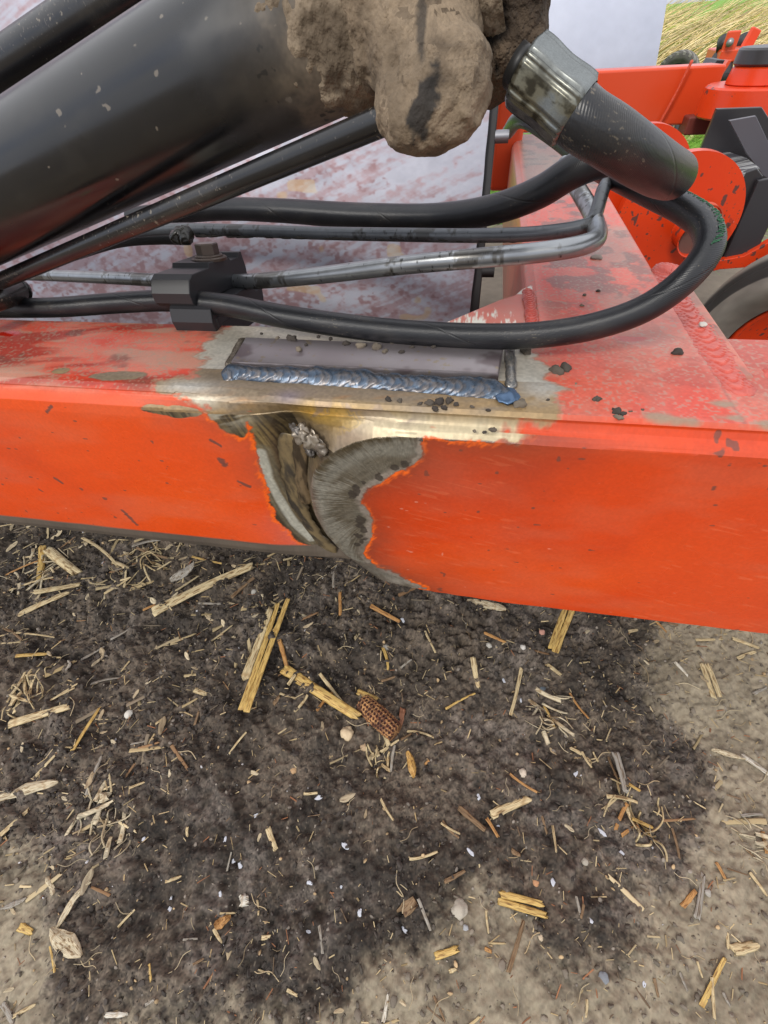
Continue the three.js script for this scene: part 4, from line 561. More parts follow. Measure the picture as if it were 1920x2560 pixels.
  // second pipe above the barrel
  const u1 = V3([-.5452, .6911, -.3069]), u2 = V3([-.3685, .7306, -.2796]), ud = u2.clone().sub(u1).normalize(), ul = (k) => { const q = u1.clone().addScaledVector(ud, k); return [q.x, q.y, q.z]; };
  const pipe = group('black_pipe', [-.5452, .6911, -.3069], 'upper black pipe running beside the hydraulic cylinder', 'pipe');
  part('pipe_wall', tube([ul(-.5), ul(-.2), ul(.1), ul(.5)], .0205, 30, 48), blackPaint, pipe);
  part('pipe_cap', lathe(ul(.498), ul(.51), [[0, 0], [0, .022], [1, .022], [1, 0]], 32), blackPaint, pipe);
}
// ---------------------------------------------------------------- hoses and steel lines
const rubber = tex(1024, 256, (u, v) => { const a = tnoise(u, v, 6, 4, 2), b = tnoise(u, v, 70, 3, 3), c = tnoise(u, v, 150, 2, 4); const sp = Math.abs(((u * 1 + v) % 1 + 1) % 1 - .5); let t = mul([.011, .0118, .0145], 1 + .6 * a + .12 * b); t = mix(t, [.010, .010, .011], .8 * sstep(.012, .004, sp)); t = mix(t, [.15, .125, .09], .7 * sstep(.58, .68, b + .25 * a)); t = mix(t, [.048, .041, .033], .30 * sstep(.1, .6, a + .2 * c)); return t; });
const rubberBump = tex(1024, 256, (u, v) => { const w = .5 + .5 * Math.sin((u * 150 + v * 26) * 6.2832) * .22 + .10 * tnoise(u, v, 60, 3, 3); const sp = Math.abs(((u + v) % 1 + 1) % 1 - .5); const s = w - .35 * sstep(.014, .005, sp); return [s, s, s]; }, false);
const hoseMat = (r, col = [1, 1, 1]) => { const L = .19, m = rubber.clone(), b = rubberBump.clone(); for (const t of [m, b]) { t.repeat.set(1 / L, 1 / (2 * Math.PI * r)); t.needsUpdate = true; } return mat(col, { map: m, bumpMap: b, bumpScale: .0006, roughness: .34 }); };
const steelLine = tex(1024, 128, (u, v) => { const a = tnoise(u, v, 10, 4, 2), b = tnoise(u, v, 70, 3, 3); let t = mul([.34, .355, .37], 1 + .4 * a); t = mix(t, [.085, .07, .05], .7 * sstep(.12, .45, a + .5 * b)); return mix(t, [.03, .028, .026], .8 * sstep(.5, .6, b)); });
const lineMat = mat([1, 1, 1], { map: setRep(steelLine, 4), metalness: .75, roughness: .30 });
const blackLine = mat([.30, .31, .33], { map: setRep(steelLine, 4), metalness: .25, roughness: .34 });
{
  const g = group('thick_hose', [.085, .6421, -.0853], 'thick black hydraulic hose with a crimped steel ferrule, looping back behind itself', 'hydraulic hose');
  const r = .0156;
  part('hose', tube([[.0451, .6604, -.0628], [.0541, .6546, -.0585], [.07, .647, -.06], [.0927, .6348, -.0745], [.1181, .6212, -.1034], [.1413, .6092, -.1455], [.1534, .6007, -.1996], [.1417, .6018, -.2435], [.1182, .6025, -.2613], [.0874, .5911, -.2716], [.0574, .57, -.2864], [.0137, .5489, -.313], [-.054, .5311, -.3527], [-.1678, .5236, -.3929], [-.2997, .5214, -.4345], [-.4051, .5174, -.4654], [-.4867, .5102, -.4833], [-.6011, .498, -.5029]], r, 300, 32), hoseMat(r), g);
  const FERRULE_TURN = .10;
  // ferrule with eight crimped flats
  const A = V3([.0154, .678, -.0723]), B = V3([.049, .658, -.061]), dv = B.clone().sub(A), L = dv.length(); dv.normalize();
  const P = [], I = [], UVs = [], na = 96, nl = 26; for (let j = 0; j <= nl; j++) for (let i = 0; i <= na; i++) { const t = j / nl, a = i / na * Math.PI * 2, k = 6, loc = ((a / (2 * Math.PI / k)) % 1 + 1) % 1 - .5, flat = .0169 / Math.cos(loc * 2 * Math.PI / k), gr = -.0016 * sstep(.06, .02, Math.abs(Math.abs(loc) - .40)); const endr = sstep(0, .03, t) * sstep(1, .965, t), rr = lerp(.0160, Math.min(flat, .0187) + gr, endr) + .0004 * Math.sin(t * 9); P.push(Math.cos(a + .35) * rr, t * L, Math.sin(a + .35) * rr); UVs.push(t, i / na); if (i < na && j < nl) { const q = j * (na + 1) + i; I.push(q, q + na + 1, q + 1, q + 1, q + na + 1, q + na + 2); } }
  const fg = new THREE.BufferGeometry(); fg.setAttribute('position', new THREE.Float32BufferAttribute(P, 3)); fg.setAttribute('uv', new THREE.Float32BufferAttribute(UVs, 2)); fg.setIndex(I); fg.computeVertexNormals(); fg.applyQuaternion(new THREE.Quaternion().setFromUnitVectors(new THREE.Vector3(0, 1, 0), dv)); fg.translate(A.x, A.y, A.z);
  const ft = tex(256, 1024, (u, v) => { const a = fbm(u * 3, v * 14, 4, 3), b = fbm(u * 9, v * 40, 4, 4), c = vnoise(u * 60, v * 260, 5), d = (v + FERRULE_TURN) % 1; let t = mul([.20, .215, .215], 1 + .25 * a + .12 * c); const low = sstep(.0, .14, d) * sstep(.5, .36, d); t = mix(t, [.20, .185, .125], .8 * low * sstep(-.5, .1, a)); t = mix(t, [.030, .026, .018], .85 * sstep(-.05, .50, .6 * b + .7 * a) * (low * .9 + .10)); return t; }, true);
  part('ferrule', fg, mat([1, 1, 1], { map: ft, metalness: .8, roughness: .27 }), g);
  const cap = (p, q2, rr) => lathe(p, q2, [[0, 0], [0, rr], [1, rr], [1, 0]], 40); const E1 = A.clone().addScaledVector(dv, .0008), E0 = A.clone().addScaledVector(dv, -.007);
  const E2 = A.clone().addScaledVector(dv, .0003), E3 = A.clone().addScaledVector(dv, .0025); part('ferrule_end', cap([E2.x, E2.y, E2.z], [E3.x, E3.y, E3.z], .0160), mat([.16, .165, .16], { metalness: .7, roughness: .4 }), g);
  part('ferrule_neck', cap([E0.x, E0.y, E0.z], [E1.x, E1.y, E1.z], .0100), mat([.035, .034, .033], { metalness: .5, roughness: .45 }), g);
}
{
  const r = .0116, hm = hoseMat(r);
  const g = group('front_hose', [-.0697, .497, -.1095], 'black hydraulic hose lying over the patch and looping back at the right', 'hydraulic hose');
  const path = [[-.8886, .4391, -.2473], [-.6568, .474, -.1902], [-.5054, .4865, -.1722], [-.4172, .4937, -.171], [-.3489, .4991, -.1662], [-.2728, .5012, -.1534], [-.2011, .4992, -.1335], [-.1331, .4967, -.1212], [-.0703, .4951, -.1133], [.0072, .4955, -.1081], [.0611, .4996, -.1059], [.1101, .5104, -.1054], [.1447, .5257, -.108], [.1679, .5458, -.1148], [.182, .5619, -.1315], [.184, .5706, -.1568], [.1764, .5743, -.1909], [.1612, .5748, -.2408], [.1418, .5758, -.2979], [.121, .5748, -.3827], [.0918, .5832, -.4911], [.055, .5931, -.5842], [.0409, .5853, -.6631], [.0317, .5503, -.8188]];
  part('hose', tube(path, r, 360, 32), hm, g);
  // green and white ink marks along the bend: short slanting strokes
  const curve = new THREE.CatmullRomCurve3(path.map(V3), false, 'centripetal'), ink = (s0, s1, n, a0, aw, m, name, lab) => { const list = []; const rr = rng(4 + n); for (let i = 0; i < n; i++) { const s = lerp(s0, s1, (i + .3 * rr()) / n), p = curve.getPointAt(s), T = curve.getTangentAt(s), up = new THREE.Vector3(0, 1, 0), S = T.clone().cross(up).normalize(), N = S.clone().cross(T).normalize(), pts = []; const len = aw * (.5 + rr() * .8), o = a0 + (rr() - .5) * .1; for (let k = 0; k <= 6; k++) { const an = o + (k / 6 - .5) * len, q = p.clone().addScaledVector(N, Math.cos(an) * (r + .00012)).addScaledVector(S, Math.sin(an) * (r + .00012)).addScaledVector(T, (k / 6 - .5) * .004 * (rr() + .6)); pts.push([q.x, q.y, q.z]); } list.push(tube(pts, .00028 + .0003 * rr(), 6, 4)); } part(name, mergeGeometries(list), m, g, lab); };
  let sM = 0, best = -9; for (let i = 0; i <= 400; i++) { const p = curve.getPointAt(i / 400); if (p.x > best) { best = p.x; sM = i / 400; } }
  ink(sM - .010, sM + .052, 64, .30, .55, mat([.018, .105, .045], { roughness: .6 }), 'ink_marks', 'green ink print around the bend of the hose'); ink(sM + .068, sM + .080, 8, -.1, .4, mat([.7, .72, .72], { roughness: .6 }), 'ink_marks', 'white ink print on the hose');
}
{
  const up = group('upper_steel_line', [-.0896, .5414, -.2496], 'thin black steel oil line with a ragged underside, bent sharply up at its right end', 'steel pipe');
  part('pipe', tube([[-.5752, .5076, -.3683], [-.424, .5275, -.3283], [-.3054, .5325, -.3016], [-.1935, .5335, -.2841], [-.0922, .5363, -.266], [-.0016, .5394, -.2503], [.0558, .5441, -.239], [.0937, .5498, -.2347], [.1062, .553, -.2367], [.1122, .5571, -.2503], [.1183, .5641, -.2763], [.1239, .5697, -.2989], [.1304, .5713, -.3159], [.1434, .5676, -.3422], [.1673, .5563, -.3732]], .0070, 260, 20), blackLine, up);
  const rr = rng(41), bits = []; for (let i = 0; i < 60; i++) { const t = rr(), q = lump(.0022 + .0022 * rr(), 100 + i, .7, 1, .5); const p = V3([-.3813, .5245, -.3124]).lerp(V3([.0367, .5368, -.2414]), t); q.scale(2.2, .8, 1); q.translate(p.x, p.y - .001 + .0015 * rr(), p.z); bits.push(q); }
  part('dirt_fringe', mergeGeometries(bits), mat([.028, .024, .020], { roughness: .95 }), up);
  const lo = group('lower_steel_line', [-.0386, .5362, -.1803], 'grey steel oil line held by the clamp, bent back at its right end', 'steel pipe');
  part('pipe', tube([[-.9926, .4223, -.4461], [-.777, .4416, -.398], [-.5337, .4629, -.3285], [-.365, .4812, -.268], [-.2818, .4931, -.2406], [-.176, .5126, -.209], [-.0804, .5306, -.1867], [.0005, .5414, -.1758], [.0519, .5472, -.1718], [.0868, .5518, -.1732], [.1026, .5528, -.1841], [.11, .5518, -.206], [.1122, .5519, -.2339], [.1121, .554, -.2741], [.1048, .5601, -.3246], [.0982, .5656, -.367], [.0933, .5704, -.4166]], .0089, 260, 22), lineMat, lo);
  const dk = group('rear_black_line', [-.5, .5076, -.356], 'short dark pipe tucked under the cylinder above the clamp', 'pipe');
  part('pipe', tube([[-.7157, .4529, -.4555], [-.5546, .4948, -.3893], [-.4653, .5064, -.363], [-.4119, .5097, -.3491]], .0082, 60, 16), mat([.018, .017, .017], { roughness: .5 }), dk);
  const cl = lump(.0135, 17, 1.1, 3, .5); { const p = [-.3826, .5264, -.2914]; cl.translate(...p); } tag(part('grease_clod', cl, mat([.016, .014, .010], { roughness: .25 })), 'dark greasy clod with straw stuck above the clamp bolt', 'clod');
  const ew = group('black_elbow', [-.5651, .503, -.1686], 'black elbow fitting peeking in at the left edge', 'fitting'); part('elbow_body', tube([[-.5738, .5138, -.1028], [-.558, .5068, -.1442], [-.5702, .4994, -.1937]], .013, 30, 20), blackPaint, ew); part('elbow_cap', lathe([-.5691, .4998, -.1899], [-.5674, .4997, -.1978], [[0, 0], [0, .0135], [.6, .0135], [1, .011], [1, 0]], 24), blackPaint, ew);
}
{ // two-bolt clamp
  const m = mat([.020, .020, .023], { roughness: .42 }), g = group('pipe_clamp', [-.3208, .4942, -.1871], 'black double pipe clamp with a brown hex bolt holding hose and line', 'clamp');
  const H = V3([-.3052, .5003, -.1597]), Lp = V3([-.3638, .4819, -.2661]), mid = H.clone().add(Lp).multiplyScalar(.5), X = new THREE.Vector3(1, 0, 0), Zv = H.clone().sub(Lp); Zv.x = 0; const gap = Zv.length() / 2; Zv.normalize(); const Yv = Zv.clone().cross(X).normalize(); if (Yv.y < 0) Yv.negate();
  const B = new THREE.Matrix4().makeBasis(X, Yv, Zv.clone()), place = (geo) => { geo.applyMatrix4(B); geo.translate(mid.x, mid.y, mid.z); return geo; };
  const half = (s, w, xo, hgt, nose) => { const sh = new THREE.Shape(), e = gap + nose; // outline in (z, y)
    sh.moveTo(-e, .0025 * s); sh.lineTo(-gap - .0092, .0025 * s); sh.absarc(-gap, 0, .0092, Math.PI, 0, s > 0); sh.lineTo(gap - .0125, .0025 * s); sh.absarc(gap, 0, .0122, Math.PI, 0, s > 0); sh.lineTo(e, .0035 * s); sh.lineTo(e + .002, hgt * .45 * s); sh.lineTo(e - .004, hgt * .86 * s); sh.lineTo(e - .012, hgt * s); sh.lineTo(gap * .42, hgt * s); sh.lineTo(gap * .36, hgt * 1.16 * s); sh.lineTo(-gap * .5, hgt * 1.16 * s); sh.lineTo(-gap * .62, hgt * .98 * s); sh.lineTo(-gap - .002, hgt * .98 * s); sh.lineTo(-gap - .004, hgt * 1.16 * s); sh.lineTo(-e + .006, hgt * 1.16 * s); sh.lineTo(-e, hgt * .55 * s); sh.closePath();
    const q = new THREE.ExtrudeGeometry(sh, { depth: w - .002, bevelEnabled: true, bevelSize: .0009, bevelThickness: .001, bevelSegments: 2, curveSegments: 16 }); q.applyMatrix4(new THREE.Matrix4().makeBasis(new THREE.Vector3(0, 0, 1), new THREE.Vector3(0, 1, 0), new THREE.Vector3(1, 0, 0))); { const p = q.attributes.position, n = q.attributes.normal; for (let i = 0; i < p.count; i += 3) for (const at of [p, n, q.attributes.uv]) { const k = at.itemSize; for (let c = 0; c < k; c++) { const t = at.array[(i + 1) * k + c]; at.array[(i + 1) * k + c] = at.array[(i + 2) * k + c]; at.array[(i + 2) * k + c] = t; } } } q.translate(xo - w / 2, 0, 0); return place(q); };
  part('upper_jaw', half(1, .046, .010, .0290, .017), m, g); part('lower_jaw', half(-1, .050, .026, .0360, .016), m, g);
  const bolt = (y0, y1, r, seg, mm, name) => { const q = new THREE.LatheGeometry([[0, y0], [r, y0], [r, y1 - .0012], [r - .0014, y1], [0, y1]].map((v) => new THREE.Vector2(Math.max(v[0], 1e-4), v[1])), seg); q.translate(.019, .0015, -gap * .12); const n = toCreasedNormals(q.toNonIndexed(), .35); return part(name, place(n), mm, g); };
  const br = mat([.085, .062, .050], { metalness: .55, roughness: .3 }); bolt(.0318, .0358, .0205, 40, br, 'washer'); bolt(.0358, .0381, .0165, 40, br, 'flange'); bolt(.0376, .0496, .0130, 6, br, 'hex_bolt');
  const p = box(.05, .012, .05, .002, [mid.x + .026, YT + .006, H.z - .012]); part('weld_pad', p, m, g);
}
// ---------------------------------------------------------------- corn residue, stones and crumbs on the soil
const fibre = tex(256, 256, (u, v) => { const a = fbm(u * 5, v * 60, 4, 2), b = fbm(u * 9, v * 9, 4, 3), c = fbm(u * 14, v * 150, 3, 4), nd = sstep(.05, .0, Math.abs(u - .62 - .02 * Math.sin(v * 9))); let t = mul([1, 1, 1], .80 + .60 * a + .34 * c); t = mix(t, [.45, .34, .22], .75 * sstep(.12, .42, b + .3 * a)); t = mix(t, [.22, .16, .11], .8 * sstep(.34, .50, b - .2 * c)); return mul(mix(t, [.42, .30, .18], nd * .6), .95); });
const strawM = {}; for (const [k, c, r] of [['pale', [.66, .53, .30], .62], ['yellow', [.68, .46, .14], .55], ['gold', [.58, .34, .09], .55], ['white', [.70, .66, .56], .6], ['grey', [.36, .33, .28], .7], ['brown', [.26, .165, .085], .75], ['dark', [.13, .092, .06], .8], ['orange', [.52, .27, .085], .65], ['husk', [.62, .53, .36], .7], ['rust', [.42, .19, .10], .7]]) strawM[k] = mat(c, { map: fibre, roughness: r });
// a length of split stalk: grooved strip with torn ends, curved across, a little bent
function stalkGeo(L, w, seed, o = {}) {
  const r = rng(seed), n = o.n || 16, m = o.m || 10, th = o.th ?? .34, k = r() * 50, bend = (r() - .5) * (o.bend ?? .10), p = [], uv = [], idx = [], e0 = [], e1 = []; const node = r() < .5 ? .2 + .6 * r() : -1, torn = o.torn ?? .30;
  for (let j = 0; j < m; j++) { e0.push(torn * w / L * (r() * 1.6)); e1.push(torn * w / L * (r() * 2.4) * (1 + 1.5 * (r() < .2))); }
  for (let i = 0; i <= n; i++) for (let j = 0; j < m; j++) {
    const t = i / n, a = j / m * Math.PI * 2, tt = lerp(e0[j], 1 - e1[j], t), s = (tt - .5) * L, taper = 1 - (o.taper || .22) * t, nb = node > 0 ? 1 + .20 * Math.exp(-Math.pow((tt - node) / (.25 * w / L + .01), 2)) : 1, g = 1 + .10 * vnoise(a * 2.2 + k, tt * 3) + .06 * vnoise(tt * L / w * 1.5, a * 3 + k);
    const hw = w / 2 * taper * nb * g, y = Math.sin(a) * hw * th * (Math.sin(a) < 0 ? (o.hollow ? -.55 : .8) : 1), z = Math.cos(a) * hw + bend * L * (t - .5) * (t - .5) * 4 * .3;
    p.push(s, y, z); uv.push(tt * Math.max(.4, L / .12) + k, j / m * 2 + k);
  }
  for (let i = 0; i < n; i++) for (let j = 0; j < m; j++) { const a = i * m + j, b = i * m + (j + 1) % m; idx.push(a, b, a + m, b, b + m, a + m); }
  for (const [base, f] of [[0, 0], [n * m, 1]]) for (let j = 1; j + 1 < m; j++) idx.push(base, base + (f ? j : j + 1), base + (f ? j + 1 : j));
  const g = new THREE.BufferGeometry(); g.setAttribute('position', new THREE.Float32BufferAttribute(p, 3)); g.setAttribute('uv', new THREE.Float32BufferAttribute(uv, 2)); g.setIndex(idx); g.computeVertexNormals(); return g;
}
function leafGeo(L, w, seed, o = {}) { // curled husk or leaf
  const r = rng(seed), n = 22, m = 8, k = r() * 40, p = [], uv = [], idx = [], sw = (r() - .5) * (o.sway ?? .35);
  for (let side = 0; side < 2; side++) for (let i = 0; i <= n; i++) for (let j = 0; j <= m; j++) { const t = i / n, v = j / m * 2 - 1, hw = w / 2 * Math.pow(Math.sin(Math.PI * clamp(t * .96 + .03)), o.pow ?? .55) * (1 + .22 * vnoise(t * 5 + k, v)), cup = w * .22 * (1 - v * v) + w * .16 * vnoise(t * 4 + k, v * 1.5) ; p.push((t - .5) * L, cup + (o.lift || .05) * L * t * t + w * .10 * Math.sin(t * 7 + k) - side * .0006, v * hw + sw * L * (t - .5) * (t - .5)); uv.push(t * 1.2 + k, v * .6 + k); }
  const N = (n + 1) * (m + 1); for (let i = 0; i < n; i++) for (let j = 0; j < m; j++) { const a = i * (m + 1) + j; idx.push(a, a + 1, a + m + 1, a + 1, a + m + 2, a + m + 1); const b = a + N; idx.push(b, b + m + 1, b + 1, b + 1, b + m + 1, b + m + 2); }
  for (let i = 0; i < n; i++) for (const j of [0, m]) { const a = i * (m + 1) + j; idx.push(a, a + m + 1, a + N, a + N, a + m + 1, a + m + 1 + N); }
  const g = new THREE.BufferGeometry(); g.setAttribute('position', new THREE.Float32BufferAttribute(p, 3)); g.setAttribute('uv', new THREE.Float32BufferAttribute(uv, 2)); g.setIndex(idx); g.computeVertexNormals(); return g;
}
// lay a piece on the soil between two points
function lay(o, x1, z1, x2, z2, lift, roll = 0) {
  const y1 = soilHeight(x1, z1), y2 = soilHeight(x2, z2), ym = soilHeight((x1 + x2) / 2, (z1 + z2) / 2), up = Math.max(0, ...[.15, .3, .45, .6, .75, .9].map((t) => soilHeight(lerp(x1, x2, t), lerp(z1, z2, t)) - lerp(y1, y2, t))) * .75 + lift;
  o.position.set((x1 + x2) / 2, (y1 + y2) / 2 + up, (z1 + z2) / 2); o.rotation.set(0, 0, 0);
  const d = new THREE.Vector3(x2 - x1, y2 - y1, z2 - z1).normalize(), side = new THREE.Vector3(0, 1, 0).cross(d).normalize().negate(), upv = side.clone().negate().cross(d).normalize(); if (upv.y < 0) upv.negate();
  const m = new THREE.Matrix4().makeBasis(d, upv, d.clone().cross(upv)); o.quaternion.setFromRotationMatrix(m); o.rotateX(roll);
}
let pieceSeed = 100;
function straw(name, label, cat, x1, z1, x2, z2, w, kind, o = {}) {
  const L = Math.hypot(x2 - x1, z2 - z1), s = pieceSeed++; let g;
  if (o.leaf) g = leafGeo(L, w, s, o);
  else if (o.split) { const a = stalkGeo(L, w * .52, s, { ...o, bend: .05 }), b = stalkGeo(L * .94, w * .5, s + 900, { ...o, bend: .05 }); a.translate(0, 0, w * .25); b.rotateY(.035); b.translate(-L * .02, .001, -w * .25); g = mergeGeometries([a, b]); }
  else g = stalkGeo(L, w, s, o);
  const m = new THREE.Mesh(g, strawM[kind]); m.name = numbered(name); m.castShadow = m.receiveShadow = true; scene.add(m); tag(m, label, cat, o.group); lay(m, x1, z1, x2, z2, o.leaf ? .001 : w * .10 + .0004, (rng(s)() - .5) * .5); return m;
}
